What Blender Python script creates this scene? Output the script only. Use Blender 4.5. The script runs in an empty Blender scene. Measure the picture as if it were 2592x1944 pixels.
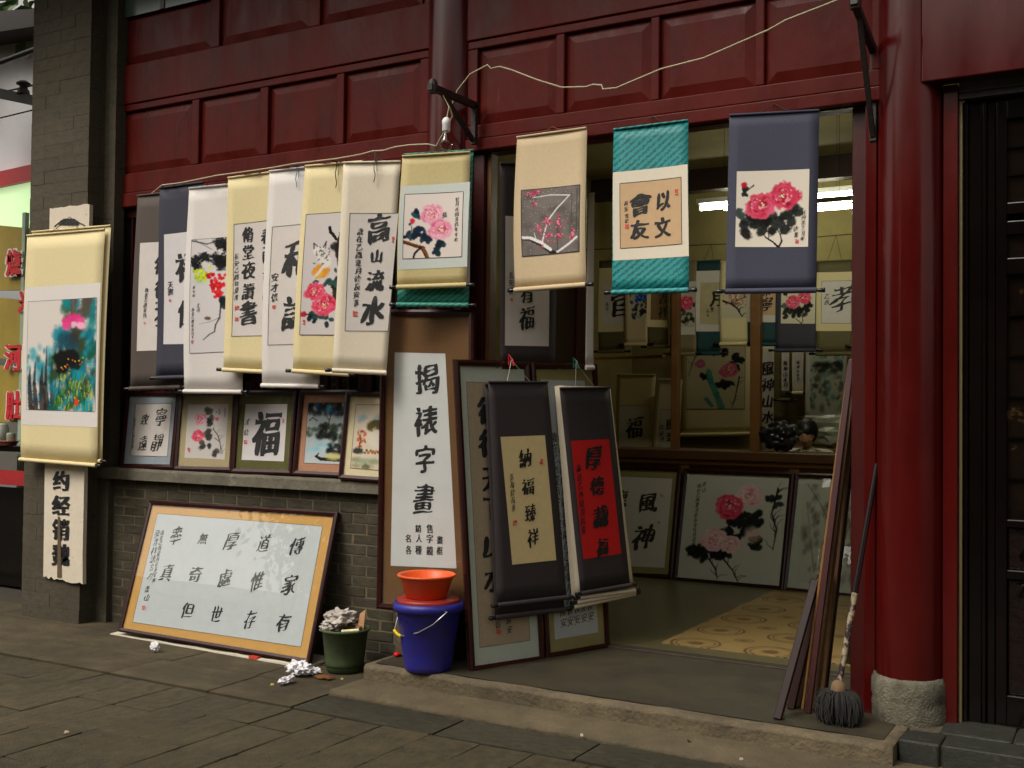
import bpy, bmesh, math, random
import numpy as np
from mathutils import Vector, Matrix, noise as mnoise
random.seed(7); RNG = np.random.default_rng(11)
SC = bpy.context.scene
COL = SC.collection
R = math.radians

# ------------------------------------------------------------------ camera
CF, CYAW, CPIT, CROLL, CH = 2800.9, 0.52122, 0.02432, 0.01111, 1.5
_f = Vector((-math.sin(CYAW)*math.cos(CPIT), math.cos(CYAW)*math.cos(CPIT), math.sin(CPIT)))
_r0 = Vector((math.cos(CYAW), math.sin(CYAW), 0)); _u0 = _r0.cross(_f)
_r = _r0*math.cos(CROLL)+_u0*math.sin(CROLL); _u = _u0*math.cos(CROLL)-_r0*math.sin(CROLL)
CAMP = Vector((0, 0, CH))
cd = bpy.data.cameras.new('camera'); cam = bpy.data.objects.new('camera', cd); COL.objects.link(cam)
cd.sensor_width = 36; cd.lens = CF/2592*36; cd.clip_start = .05; cd.clip_end = 400
cam.matrix_world = Matrix(((_r.x, _u.x, -_f.x, 0), (_r.y, _u.y, -_f.y, 0), (_r.z, _u.z, -_f.z, CH), (0, 0, 0, 1)))
SC.camera = cam
# ------------------------------------------------------------------ sky, sun, exposure
SUN_EL, SUN_AZ = 52, 205          # azimuth clockwise from +Y
wd = bpy.data.worlds.new('World'); SC.world = wd; wd.use_nodes = True
wn = wd.node_tree; bg = wn.nodes['Background']
sky = wn.nodes.new('ShaderNodeTexSky'); sky.sky_type = 'NISHITA'; sky.sun_disc = False
sky.sun_elevation = R(SUN_EL); sky.sun_rotation = R(SUN_AZ); sky.air_density = 1.0; sky.dust_density = 6.0; sky.ozone_density = .6
hs = wn.nodes.new('ShaderNodeHueSaturation'); hs.inputs['Saturation'].default_value = .15
wt = wn.nodes.new('ShaderNodeMix'); wt.data_type = 'RGBA'; wt.blend_type = 'MULTIPLY'; wt.inputs['Factor'].default_value = 1; wt.inputs['B'].default_value = (1, .955, .87, 1)
wn.links.new(sky.outputs[0], hs.inputs['Color']); wn.links.new(hs.outputs[0], wt.inputs['A']); wn.links.new(wt.outputs['Result'], bg.inputs[0]); bg.inputs[1].default_value = .14
sl = bpy.data.lights.new('sun', 'SUN'); sl.energy = 0.8; sl.angle = R(18); sl.color = (1, .95, .87)
so = bpy.data.objects.new('sun', sl); COL.objects.link(so)
_sd = Vector((math.sin(R(SUN_AZ))*math.cos(R(SUN_EL)), math.cos(R(SUN_AZ))*math.cos(R(SUN_EL)), math.sin(R(SUN_EL))))
so.rotation_euler = (-_sd).to_track_quat('-Z', 'Y').to_euler(); so.location = (0, -4, 12)
vs_ = SC.view_settings; vs_.view_transform = 'Standard'; vs_.look = 'None'; vs_.gamma = 1; vs_.exposure = 0.35
SC.cycles.use_denoising = True; SC.cycles.sample_clamp_indirect = 4; SC.cycles.max_bounces = 8; SC.cycles.transparent_max_bounces = 16
SC.cycles.caustics_reflective = False; SC.cycles.caustics_refractive = False

# ------------------------------------------------------------------ photo pixel -> ray -> point on a known surface
VIEW = dict(N=(0, 0, 1), D=(0, 0, 2592/2212), A1=(0, 0, .29295), A2=(0, 486, .29295), A3=(0, 972, .29295), A4=(0, 1458, .29295),
    A5=(648, 0, .29295), A6=(500, 486, .29295), A7=(648, 972, .29295), A8=(648, 1458, .29295), B1=(1296, 0, .29295), B2=(1200, 486, .29295),
    B3=(1144, 972, .29295), B4=(1296, 1458, .29295), B5=(1944, 0, .29295), B6=(1800, 486, .29295), B7=(1700, 972, .29295), B8=(1944, 1458, .29295),
    e5=(320, 460, .4701), e6=(300, 960, .3255), e1=(280, 1220, .30141), e4=(1120, 880, .50633), g3=(1480, 260, .34358), g4=(1480, 700, .34358),
    g5=(1480, 1150, .34358), g6=(2150, 150, .51217), g7=(2150, 1000, .56885), g8=(900, 350, .42199), g1=(0, 0, .33746), g2=(0, 900, .42194))
def px(v, x, y): o = VIEW[v]; return (o[0]+x*o[2], o[1]+y*o[2])
def ray(p): return _f+_r*((p[0]-1296)/CF)-_u*((p[1]-972)/CF)
def onY(p, Y): d = ray(p); return CAMP+d*(Y/d.y)
def onZ(p, Z): d = ray(p); return CAMP+d*((Z-CH)/d.z)
def onX(p, X): d = ray(p); return CAMP+d*(X/d.x)

class Plane:
    def __init__(s, o, U=(1, 0, 0), V=(0, 0, 1)):
        s.o = Vector(o); s.U = Vector(U).normalized(); V = Vector(V); s.V = (V-s.U*V.dot(s.U)).normalized(); s.N = s.U.cross(s.V)
    def w(s, a, b, c=0): return s.o+s.U*a+s.V*b+s.N*c
    def px(s, p):
        d = ray(p); t = (s.o-CAMP).dot(s.N)/d.dot(s.N); q = CAMP+d*t-s.o; return (q.dot(s.U), q.dot(s.V))
def PY(Y): return Plane((0, Y, 0))

# ------------------------------------------------------------------ materials
def lin(c): return tuple(((v/255)/12.92 if v/255 <= .04045 else ((v/255+.055)/1.055)**2.4) for v in c)
MATS = {}
def M(name, col, rough=.6, var=.12, vs=9, bump=0, bs=60, spec=.5, metal=0, stretch=(1, 1, 1), rand=0, coat=0, dirt_or_glow=None, wear=None, stain=None):
    if name in MATS: return MATS[name]
    m = bpy.data.materials.new(name); m.use_nodes = True; nt = m.node_tree; b = nt.nodes['Principled BSDF']; L = nt.links.new
    b.inputs['Roughness'].default_value = rough; b.inputs['Specular IOR Level'].default_value = spec; b.inputs['Metallic'].default_value = metal
    b.inputs['Coat Weight'].default_value = coat; b.inputs['Coat Roughness'].default_value = .15
    tc = nt.nodes.new('ShaderNodeTexCoord'); mp = nt.nodes.new('ShaderNodeMapping'); mp.inputs['Scale'].default_value = stretch
    oi = nt.nodes.new('ShaderNodeObjectInfo')
    L(tc.outputs['Object'], mp.inputs['Vector']); L(oi.outputs['Location'], mp.inputs['Location'])
    n = nt.nodes.new('ShaderNodeTexNoise'); n.inputs['Scale'].default_value = vs; n.inputs['Detail'].default_value = 6; n.inputs['Roughness'].default_value = .65
    L(mp.outputs[0], n.inputs['Vector'])
    rp = nt.nodes.new('ShaderNodeValToRGB'); rp.color_ramp.elements[0].position = .3; rp.color_ramp.elements[1].position = .7
    c0 = [max(0, x*(1-var)) for x in col[:3]]; c1 = [min(1, x*(1+var)) for x in col[:3]]
    rp.color_ramp.elements[0].color = (*c0, 1); rp.color_ramp.elements[1].color = (*c1, 1)
    L(n.outputs[0], rp.inputs[0]); out = rp.outputs[0]
    if rand:
        hv = nt.nodes.new('ShaderNodeHueSaturation'); mr = nt.nodes.new('ShaderNodeMapRange'); mr.inputs[3].default_value = 1-rand; mr.inputs[4].default_value = 1+rand
        L(oi.outputs['Random'], mr.inputs[0]); L(mr.outputs[0], hv.inputs['Value']); L(out, hv.inputs['Color']); out = hv.outputs[0]
    if dirt_or_glow:
        dc, ds, lo, hi = dirt_or_glow
        dn = nt.nodes.new('ShaderNodeTexNoise'); dn.inputs['Scale'].default_value = ds; dn.inputs['Detail'].default_value = 8; dn.inputs['Roughness'].default_value = .7
        L(mp.outputs[0], dn.inputs['Vector'])
        mr2 = nt.nodes.new('ShaderNodeMapRange'); mr2.inputs[1].default_value = lo; mr2.inputs[2].default_value = hi; L(dn.outputs[0], mr2.inputs[0])
        mx = nt.nodes.new('ShaderNodeMix'); mx.data_type = 'RGBA'; L(mr2.outputs[0], mx.inputs['Factor']); L(out, mx.inputs['A']); mx.inputs['B'].default_value = (*dc, 1); out = mx.outputs['Result']
    if stain:      # broad uneven weathering, fixed in the place
        gp = nt.nodes.new('ShaderNodeNewGeometry'); sn = nt.nodes.new('ShaderNodeTexNoise'); sn.inputs['Scale'].default_value = stain[0]; sn.inputs['Detail'].default_value = 9; sn.inputs['Roughness'].default_value = .68
        L(gp.outputs['Position'], sn.inputs['Vector']); sr = nt.nodes.new('ShaderNodeMapRange'); sr.inputs[1].default_value = .32; sr.inputs[2].default_value = .68; sr.inputs[3].default_value = stain[1]; sr.inputs[4].default_value = stain[2]
        L(sn.outputs[0], sr.inputs[0]); sh_ = nt.nodes.new('ShaderNodeHueSaturation'); L(sr.outputs[0], sh_.inputs['Value']); L(out, sh_.inputs['Color']); out = sh_.outputs[0]
    if wear:       # sharp small scuffs and chips of another colour
        wc, ws, lo, hi, wst = wear
        wm = nt.nodes.new('ShaderNodeMapping'); wm.inputs['Scale'].default_value = wst; L(tc.outputs['Object'], wm.inputs['Vector'])
        wn_ = nt.nodes.new('ShaderNodeTexNoise'); wn_.inputs['Scale'].default_value = ws; wn_.inputs['Detail'].default_value = 10; wn_.inputs['Roughness'].default_value = .75; L(wm.outputs[0], wn_.inputs['Vector'])
        wr = nt.nodes.new('ShaderNodeMapRange'); wr.inputs[1].default_value = lo; wr.inputs[2].default_value = hi; L(wn_.outputs[0], wr.inputs[0])
        wx = nt.nodes.new('ShaderNodeMix'); wx.data_type = 'RGBA'; L(wr.outputs[0], wx.inputs['Factor']); L(out, wx.inputs['A']); wx.inputs['B'].default_value = (*wc, 1); out = wx.outputs['Result']
        rr_ = nt.nodes.new('ShaderNodeMapRange'); rr_.inputs[1].default_value = .3; rr_.inputs[2].default_value = .7; rr_.inputs[3].default_value = rough*.75; rr_.inputs[4].default_value = min(1, rough*1.9); L(n.outputs[0], rr_.inputs[0]); L(rr_.outputs[0], b.inputs['Roughness'])
    L(out, b.inputs['Base Color'])
    if bump:
        n2 = nt.nodes.new('ShaderNodeTexNoise'); n2.inputs['Scale'].default_value = bs; n2.inputs['Detail'].default_value = 4
        L(mp.outputs[0], n2.inputs['Vector']); bp = nt.nodes.new('ShaderNodeBump'); bp.inputs['Strength'].default_value = bump; bp.inputs['Distance'].default_value = .01
        L(n2.outputs[0], bp.inputs['Height']); L(bp.outputs[0], b.inputs['Normal'])
    MATS[name] = m; return m
def paint_mat():
    m = bpy.data.materials.new('painted_paper'); m.use_nodes = True; b = m.node_tree.nodes['Principled BSDF']
    a = m.node_tree.nodes.new('ShaderNodeVertexColor'); a.layer_name = 'Col'; m.node_tree.links.new(a.outputs[0], b.inputs['Base Color'])
    b.inputs['Roughness'].default_value = .8; b.inputs['Specular IOR Level'].default_value = .2; return m
PAINT = paint_mat()
def glass_mat(name, tint=(1, 1, 1), rough=.0, ior=1.5):
    m = bpy.data.materials.new(name); m.use_nodes = True; nt = m.node_tree; nt.nodes.remove(nt.nodes['Principled BSDF'])
    o = nt.nodes['Material Output']; t = nt.nodes.new('ShaderNodeBsdfTransparent'); g = nt.nodes.new('ShaderNodeBsdfGlossy'); f = nt.nodes.new('ShaderNodeFresnel'); x = nt.nodes.new('ShaderNodeMixShader')
    t.inputs[0].default_value = (*tint, 1); g.inputs['Roughness'].default_value = rough; f.inputs[0].default_value = ior
    ge = nt.nodes.new('ShaderNodeNewGeometry'); iv = nt.nodes.new('ShaderNodeMath'); iv.operation = 'SUBTRACT'; iv.inputs[0].default_value = 1; nt.links.new(ge.outputs['Backfacing'], iv.inputs[1]); mu = nt.nodes.new('ShaderNodeMath'); mu.operation = 'MULTIPLY'; nt.links.new(f.outputs[0], mu.inputs[0]); nt.links.new(iv.outputs[0], mu.inputs[1]); nt.links.new(mu.outputs[0], x.inputs[0]); nt.links.new(t.outputs[0], x.inputs[1]); nt.links.new(g.outputs[0], x.inputs[2]); nt.links.new(x.outputs[0], o.inputs[0]); return m
GLASS = glass_mat('picture_glass', ior=1.8)
def emit_mat(name, col, s):
    m = bpy.data.materials.new(name); m.use_nodes = True; b = m.node_tree.nodes['Principled BSDF']
    b.inputs['Emission Color'].default_value = (*col, 1); b.inputs['Emission Strength'].default_value = s; b.inputs['Base Color'].default_value = (*col, 1); return m
def brocade(name, c1, c2, sc):
    m = bpy.data.materials.new(name); m.use_nodes = True; nt = m.node_tree; b = nt.nodes['Principled BSDF']; L = nt.links.new
    tc = nt.nodes.new('ShaderNodeTexCoord'); w = nt.nodes.new('ShaderNodeTexWave'); w.wave_type = 'BANDS'; w.bands_direction = 'X'
    w.inputs['Scale'].default_value = sc*2.2; w.inputs['Distortion'].default_value = 3; w.inputs['Detail'].default_value = 3; w.inputs['Detail Scale'].default_value = 9
    mp = nt.nodes.new('ShaderNodeMapping'); mp.inputs['Rotation'].default_value = (0, R(-52), 0)
    v = nt.nodes.new('ShaderNodeTexVoronoi'); v.inputs['Scale'].default_value = sc*14
    L(tc.outputs['Object'], mp.inputs[0]); L(mp.outputs[0], w.inputs[0]); L(tc.outputs['Object'], v.inputs[0])
    mt = nt.nodes.new('ShaderNodeMath'); mt.operation = 'MULTIPLY_ADD'; mt.inputs[1].default_value = .55; L(v.outputs['Distance'], mt.inputs[0]); L(w.outputs[1], mt.inputs[2])
    rp = nt.nodes.new('ShaderNodeValToRGB'); rp.color_ramp.elements[0].color = (*c1, 1); rp.color_ramp.elements[1].color = (*c2, 1)
    rp.color_ramp.elements[0].position = .25; rp.color_ramp.elements[1].position = 1.1 if False else 1.0
    L(mt.outputs[0], rp.inputs[0]); L(rp.outputs[0], b.inputs['Base Color']); b.inputs['Roughness'].default_value = .55; return m
RED = M('red_gloss_paint', lin((90, 23, 17)), .3, .18, 5, .25, 26, .15, stretch=(1, 1, .35), dirt_or_glow=((.055, .015, .011), 3.2, .52, .8), wear=(lin((120, 60, 48)), 7, .64, .70, (1, 1, .12)), stain=(.9, .8, 1.12))
RED2 = M('red_column_lacquer', lin((74, 12, 10)), .15, .16, 4, .08, 14, .42, stretch=(1, 1, .25), wear=(lin((150, 90, 70)), 9, .685, .72, (1, 1, .15)), stain=(1.6, .75, 1.12))
REDB = M('brownish_red_paint', lin((66, 15, 12)), .35, .2, 6, .2, 30, stretch=(1, 1, .3))
DARKRED = M('dark_red_wood', lin((56, 11, 10)), .35, .2, 7, .15, 40, stretch=(1, 1, .3))
DKWOOD = M('dark_stained_moulding', lin((46, 16, 14)), .22, .25, 12, .05, 60, .5)
BLACKW = M('black_lacquer', lin((13, 8, 6)), .12, .3, 6, .03, 30, .32)
IRON = M('rusty_iron', lin((38, 30, 27)), .6, .4, 25, .3, 90)
INK = M('black_ink', (.011, .011, .012), .6, .2, 30, dirt_or_glow=((.10, .098, .095), 34, .60, .72))
SEAL = M('seal_red', lin((206, 84, 74)), .8, .2, 90)
CORD = M('straw_cord', lin((182, 172, 142)), .8, .2, 120)
DCORD = M('dark_cord', lin((60, 56, 44)), .8, .2, 120)
BCORD = M('blue_cord', lin((50, 120, 160)), .8)
KNOB = M('black_roller_knob', (.012, .011, .012), .25, .2, 30)
GREYB = M('grey_brick', lin((84, 77, 63)), .85, .22, 14, .4, 70, .3, rand=.05, stain=(1.1, .68, 1.15), dirt_or_glow=((.05, .045, .03), 4, .45, .75))
GREYB2 = M('dark_grey_brick', lin((80, 74, 60)), .85, .28, 16, .6, 70, .3, rand=.17, stain=(1.4, .6, 1.15), dirt_or_glow=((.04, .036, .025), 3, .42, .72))
MORTAR = M('lime_mortar', lin((104, 92, 68)), .95, .25, 30, .5, 90)
MORTARD = M('dark_mortar', lin((72, 64, 48)), .95, .25, 30, .5, 90)
CONC = M('worn_concrete', lin((104, 92, 72)), .85, .25, 7, .8, 50, .3, stain=(1.8, .6, 1.15), wear=(lin((92, 34, 24)), 2.2, .68, .73, (1, 1, .6)), dirt_or_glow=((.055, .048, .03), 2.2, .45, .72))
CONC2 = M('concrete_apron', lin((90, 79, 60)), .85, .25, 5, .8, 50, .3, stain=(1.3, .62, 1.15), dirt_or_glow=((.075, .063, .04), 1.6, .42, .75))
STONE = M('street_slab', lin((72, 63, 43)), .75, .34, 6, .8, 40, .35, rand=.08, stain=(.9, .62, 1.2), dirt_or_glow=((.03, .028, .018), 5, .46, .7))
STONED = M('dark_street_slab', lin((50, 47, 35)), .75, .4, 14, .7, 60, .3, rand=.10, stain=(1.2, .65, 1.25), dirt_or_glow=((.075, .062, .036), 9, .5, .75))
BLUESTONE = M('blue_grey_step_stone', lin((42, 44, 38)), .55, .4, 8, .4, 40, .35, rand=.12, dirt_or_glow=((.085, .078, .06), 6, .56, .8))
STONEB = M('rough_column_base_stone', lin((112, 107, 92)), .9, .3, 22, .8, 90, .3, dirt_or_glow=((.045, .042, .026), 6, .46, .66), stain=(4, .6, 1.15))
SILL = M('cement_sill', lin((98, 92, 78)), .85, .2, 9, .5, 70, dirt_or_glow=((.28, .26, .21), 7, .55, .75))
# mounts and papers
CREAM = M('cream_silk', lin((222, 206, 158)), .7, .04, 60, .08, 300)
CREAMW = M('pale_cream_silk', lin((224, 212, 190)), .7, .04, 60, .08, 300)
WHITES = M('white_silk', lin((218, 212, 207)), .7, .03, 60, .08, 300)
KHAKI = M('khaki_silk', lin((196, 180, 128)), .7, .06, 60, .08, 300)
TANS = M('tan_silk', lin((204, 182, 146)), .7, .05, 60, .08, 300)
BROWNS = M('brown_silk', lin((78, 68, 62)), .75, .08, 80, .08, 300)
NAVY = M('navy_silk', lin((52, 52, 66)), .75, .08, 80, .08, 300)
SLATE = M('slate_blue_silk', lin((62, 64, 82)), .75, .1, 80, .08, 300)
CHARC = M('charcoal_silk', lin((54, 46, 48)), .75, .08, 80, .08, 300)
TEAL = brocade('teal_brocade', lin((8, 92, 96)), lin((40, 150, 150)), 5)
TEALG = brocade('green_brocade', lin((14, 96, 84)), lin((60, 150, 130)), 6)
TEALD = M('dark_teal_silk', lin((22, 62, 64)), .7, .15, 60)
OLIVES = M('olive_silk', lin((92, 84, 50)), .7, .1, 60)
PBLUE = M('pale_blue_silk', lin((200, 206, 200)), .7, .03, 60)
PAPER = M('white_paper', lin((218, 212, 212)), .85, .03, 20)
PAPERB = M('bluish_paper', lin((186, 193, 194)), .85, .03, 20)
PAPERG = M('grey_white_paper', lin((214, 206, 200)), .85, .04, 20)
PAPERC = M('cream_paper', lin((222, 200, 146)), .85, .05, 30, dirt_or_glow=(lin((170, 120, 80)), 70, .66, .72))
PAPERT = M('tan_flecked_paper', lin((206, 172, 132)), .85, .05, 30, dirt_or_glow=(lin((130, 80, 50)), 60, .64, .7))
PAPERS = M('straw_flecked_paper', lin((180, 160, 132)), .85, .08, 60, dirt_or_glow=(lin((120, 100, 80)), 80, .62, .72))
PAPERR = M('vermilion_paper', lin((206, 22, 26)), .7, .05, 30)
GOLDM = M('ochre_mat', lin((196, 150, 78)), .75, .05, 60, .1, 300)
BLUEM = M('grey_blue_mat', lin((150, 160, 168)), .75, .08, 90, .1, 300)
BEIGEM = M('beige_mat', lin((172, 156, 118)), .75, .06, 60, .1, 300)
GREENM = M('green_gold_brocade_mat', lin((86, 84, 34)), .75, .35, 140, .1, 300)
ROSEM = M('dusty_rose_mat', lin((186, 134, 104)), .75, .06, 60, .1, 300)
BROWNM = M('golden_brown_mat', lin((104, 70, 30)), .75, .14, 160, .1, 300)
PALEM = M('pale_aqua_mat', lin((196, 204, 190)), .75, .05, 60)
OLIVEM = M('olive_mat', lin((150, 140, 88)), .75, .08, 90)

# ------------------------------------------------------------------ things, parts, meshes
ROOTM = {}
def props(o, label=None, cat=None, group=None, kind=None):
    if label: o['label'] = label
    if cat: o['category'] = cat
    if group: o['group'] = group
    if kind: o['kind'] = kind
    return o
def thing(name, label, cat, loc, group=None):
    o = bpy.data.objects.new(name, None); COL.objects.link(o); o.location = loc; o.empty_display_size = .1
    ROOTM[o.name] = Vector(loc); return props(o, label, cat, group)
class MB:
    def __init__(s): s.v = []; s.f = []; s.sm = []
    def face(s, pts, smooth=False):
        i = len(s.v); s.v += [tuple(p) for p in pts]; s.f.append(tuple(range(i, i+len(pts)))); s.sm.append(smooth); return s
    def add(s, vs, fs, smooth=False):
        i = len(s.v); s.v += [tuple(p) for p in vs]; s.f += [tuple(j+i for j in f) for f in fs]; s.sm += [smooth]*len(fs); return s
    def hexa(s, p):      # p: 8 corners, bottom 4 then top 4 (same winding)
        return s.add(p, [(3, 2, 1, 0), (4, 5, 6, 7), (0, 1, 5, 4), (1, 2, 6, 5), (2, 3, 7, 6), (3, 0, 4, 7)])
    def box(s, lo, hi):
        x0, y0, z0 = lo; x1, y1, z1 = hi
        return s.hexa([(x0, y0, z0), (x1, y0, z0), (x1, y1, z0), (x0, y1, z0), (x0, y0, z1), (x1, y0, z1), (x1, y1, z1), (x0, y1, z1)])
    def beam(s, a, b, w, h, up=(0, 0, 1)):
        a = Vector(a); b = Vector(b); d = (b-a).normalized(); up = Vector(up); sd = d.cross(up)
        if sd.length < 1e-4: sd = d.cross(Vector((1, 0, 0)))
        sd.normalize(); u = sd.cross(d); sd = sd*w/2; u = u*h/2
        return s.hexa([a-sd-u, a+sd-u, a+sd+u, a-sd+u, b-sd-u, b+sd-u, b+sd+u, b-sd+u])
    def tube(s, pts, r, n=8, caps=True):
        pts = [Vector(p) for p in pts]; k = len(pts); rs = r if isinstance(r, (list, tuple)) else [r]*k
        i0 = len(s.v); ref = None
        for i, p in enumerate(pts):
            d = (pts[min(i+1, k-1)]-pts[max(i-1, 0)]).normalized()
            if ref is None: ref = d.orthogonal().normalized()
            else:
                ref = ref-d*ref.dot(d); ref = ref.normalized() if ref.length > 1e-6 else d.orthogonal().normalized()
            q = d.cross(ref)
            for j in range(n):
                a = 2*math.pi*j/n; s.v.append(tuple(p+(ref*math.cos(a)+q*math.sin(a))*rs[i]))
        for i in range(k-1):
            for j in range(n):
                a = i0+i*n+j; b = i0+i*n+(j+1) % n; s.f.append((a, b, b+n, a+n)); s.sm.append(True)
        if caps:
            s.face([s.v[i0+j] for j in range(n)][::-1]); s.face([s.v[i0+(k-1)*n+j] for j in range(n)])
        return s
    def lathe(s, c, prof, n=32, ax=(0, 0, 1), caps=True):   # prof: (radius, height)
        c = Vector(c); ax = Vector(ax).normalized(); u = ax.orthogonal().normalized(); w = ax.cross(u); i0 = len(s.v); k = len(prof)
        for (r, h) in prof:
            for j in range(n):
                a = 2*math.pi*j/n; s.v.append(tuple(c+ax*h+(u*math.cos(a)+w*math.sin(a))*r))
        for i in range(k-1):
            for j in range(n):
                a = i0+i*n+j; b = i0+i*n+(j+1) % n; s.f.append((a, b, b+n, a+n)); s.sm.append(True)
        if caps:
            s.face([s.v[i0+j] for j in range(n)][::-1]); s.face([s.v[i0+(k-1)*n+j] for j in range(n)])
        return s
    def build(s, name, mat, parent=None, root=None, bevel=0, label=None):
        base = Vector((0, 0, 0))
        rt = root or parent
        if rt is not None:
            while rt.parent is not None: rt = rt.parent
            base = ROOTM.get(rt.name, Vector(rt.location))
        me = bpy.data.meshes.new(name); me.from_pydata([(x-base.x, y-base.y, z-base.z) for x, y, z in s.v], [], s.f)
        me.polygons.foreach_set('use_smooth', s.sm); me.materials.append(mat); me.update()
        o = bpy.data.objects.new(name, me); COL.objects.link(o); o.parent = parent
        if bevel:
            md = o.modifiers.new('bevel', 'BEVEL'); md.width = bevel; md.segments = 2; md.limit_method = 'ANGLE'; md.angle_limit = R(40)
        if label: o['label'] = label
        return o
def single(mb, name, mat, label, cat, group=None, bevel=0, loc=None):
    if loc is None:
        a = np.array(mb.v); loc = ((a[:, 0].min()+a[:, 0].max())/2, (a[:, 1].min()+a[:, 1].max())/2, a[:, 2].min())
    mb.v = [(x-loc[0], y-loc[1], z-loc[2]) for x, y, z in mb.v]
    o = mb.build(name, mat, bevel=bevel); o.location = loc; ROOTM[o.name] = Vector(loc); return props(o, label, cat, group)
def struct(mb, name, mat, bevel=0, label=None):
    o = mb.build(name, mat, bevel=bevel); o['kind'] = 'structure'; ROOTM[o.name] = Vector((0, 0, 0))
    if label: o['label'] = label
    return o
def noise2(W, H, cells, seed):
    g = np.random.default_rng(seed); n = g.random((int(cells*H/W)+3, cells+3))
    y = np.linspace(0, n.shape[0]-2.001, H); x = np.linspace(0, n.shape[1]-2.001, W)
    yi = y.astype(int); xi = x.astype(int); fy = (y-yi)[:, None]; fx = (x-xi)[None]; fy = fy*fy*(3-2*fy); fx = fx*fx*(3-2*fx)
    a = n[yi][:, xi]; b = n[yi][:, xi+1]; c = n[yi+1][:, xi]; d = n[yi+1][:, xi+1]
    return (a*(1-fx)+b*fx)*(1-fy)+(c*(1-fx)+d*fx)*fy
# ------------------------------------------------------------------ brush lettering
GLY = {}
def load_glyphs(chars):
    tmp = []
    for ch in sorted(set(chars)):
        cu = bpy.data.curves.new('t', 'FONT'); cu.body = ch; cu.size = 1; cu.resolution_u = 3; o = bpy.data.objects.new('t', cu); COL.objects.link(o); tmp.append((ch, o))
    dg = bpy.context.evaluated_depsgraph_get(); dg.update()
    for ch, o in tmp:
        ev = o.evaluated_get(dg); me = ev.to_mesh(); bm = bmesh.new(); bm.from_mesh(me); ev.to_mesh_clear()
        bmesh.ops.remove_doubles(bm, verts=bm.verts, dist=1e-4)
        for it in range(2):
            es = [e for e in bm.edges if e.is_boundary and e.calc_length() > .09]
            if es: bmesh.ops.subdivide_edges(bm, edges=es, cuts=2 if it == 0 else 1)
        bmesh.ops.triangulate(bm, faces=bm.faces)
        bm.verts.index_update()
        co = np.array([(v.co.x, v.co.y) for v in bm.verts]); nor = np.zeros_like(co)
        for e in bm.edges:
            if e.is_boundary and e.link_faces:
                f = e.link_faces[0]; c = f.calc_center_median(); a, b = e.verts; t = (b.co-a.co); n = np.array((t.y, -t.x)); m = (a.co+b.co)/2
                if n @ np.array(((m-c).x, (m-c).y)) < 0: n = -n
                L = np.linalg.norm(n)
                if L > 1e-6:
                    nor[a.index] += n/L; nor[b.index] += n/L
        l = np.linalg.norm(nor, axis=1); l[l < 1e-6] = 1; nor = nor/l[:, None]
        cvx = np.zeros(len(co))
        for v in bm.verts:
            nb = [e.other_vert(v).index for e in v.link_edges if e.is_boundary]
            if len(nb) == 2:
                d1 = co[v.index]-co[nb[0]]; d2 = co[v.index]-co[nb[1]]; d1 = d1/max(1e-9, np.linalg.norm(d1)); d2 = d2/max(1e-9, np.linalg.norm(d2)); cvx[v.index] = (d1+d2) @ nor[v.index]
        fs = [tuple(v.index for v in f.verts) for f in bm.faces]; bm.free()
        ctr = (co.min(0)+co.max(0))/2; GLY[ch] = (co-ctr, nor, fs, cvx)
        bpy.data.objects.remove(o, do_unlink=True)
_gs = [0]
def glyph(ch, size, bold=.03, wild=1.0, slant=.10):
    co, nor, fs, cvx = GLY[ch]; _gs[0] += 1; sd = _gs[0]*3.71; out = []
    rot = random.uniform(-.07, .05)*wild; sx = random.uniform(.82, .96); sy = random.uniform(.94, 1.10)
    for p, n, cv_ in zip(co, nor, cvx):
        k = mnoise.noise(Vector((p[0]*3.0+sd, p[1]*3.0, sd))); k2 = mnoise.noise(Vector((p[0]*7.0-sd, p[1]*7.0, sd)))
        ax = abs(n[0])
        off = (bold-.003)*(.25+1.1*ax)+wild*(.030*k+.016*k2)-.014*wild*(1-ax)-(.06*random.random()*wild if cv_ > .9 else 0)
        x = p[0]+n[0]*off; y = p[1]+n[1]*off
        w = mnoise.noise_vector(Vector((p[0]*1.6+sd, p[1]*1.6-sd, 0))); w2 = mnoise.noise_vector(Vector((p[0]*4+sd, p[1]*4-sd, 3)))
        x += (w.x*.10+w2.x*.025)*wild; y += (w.y*.10+w2.y*.025)*wild; y += slant*1.3*x*wild; x += .05*wild*y
        out.append(((x*sx-y*rot)*size, (y*sy+x*rot)*size))
    return out, fs

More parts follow.
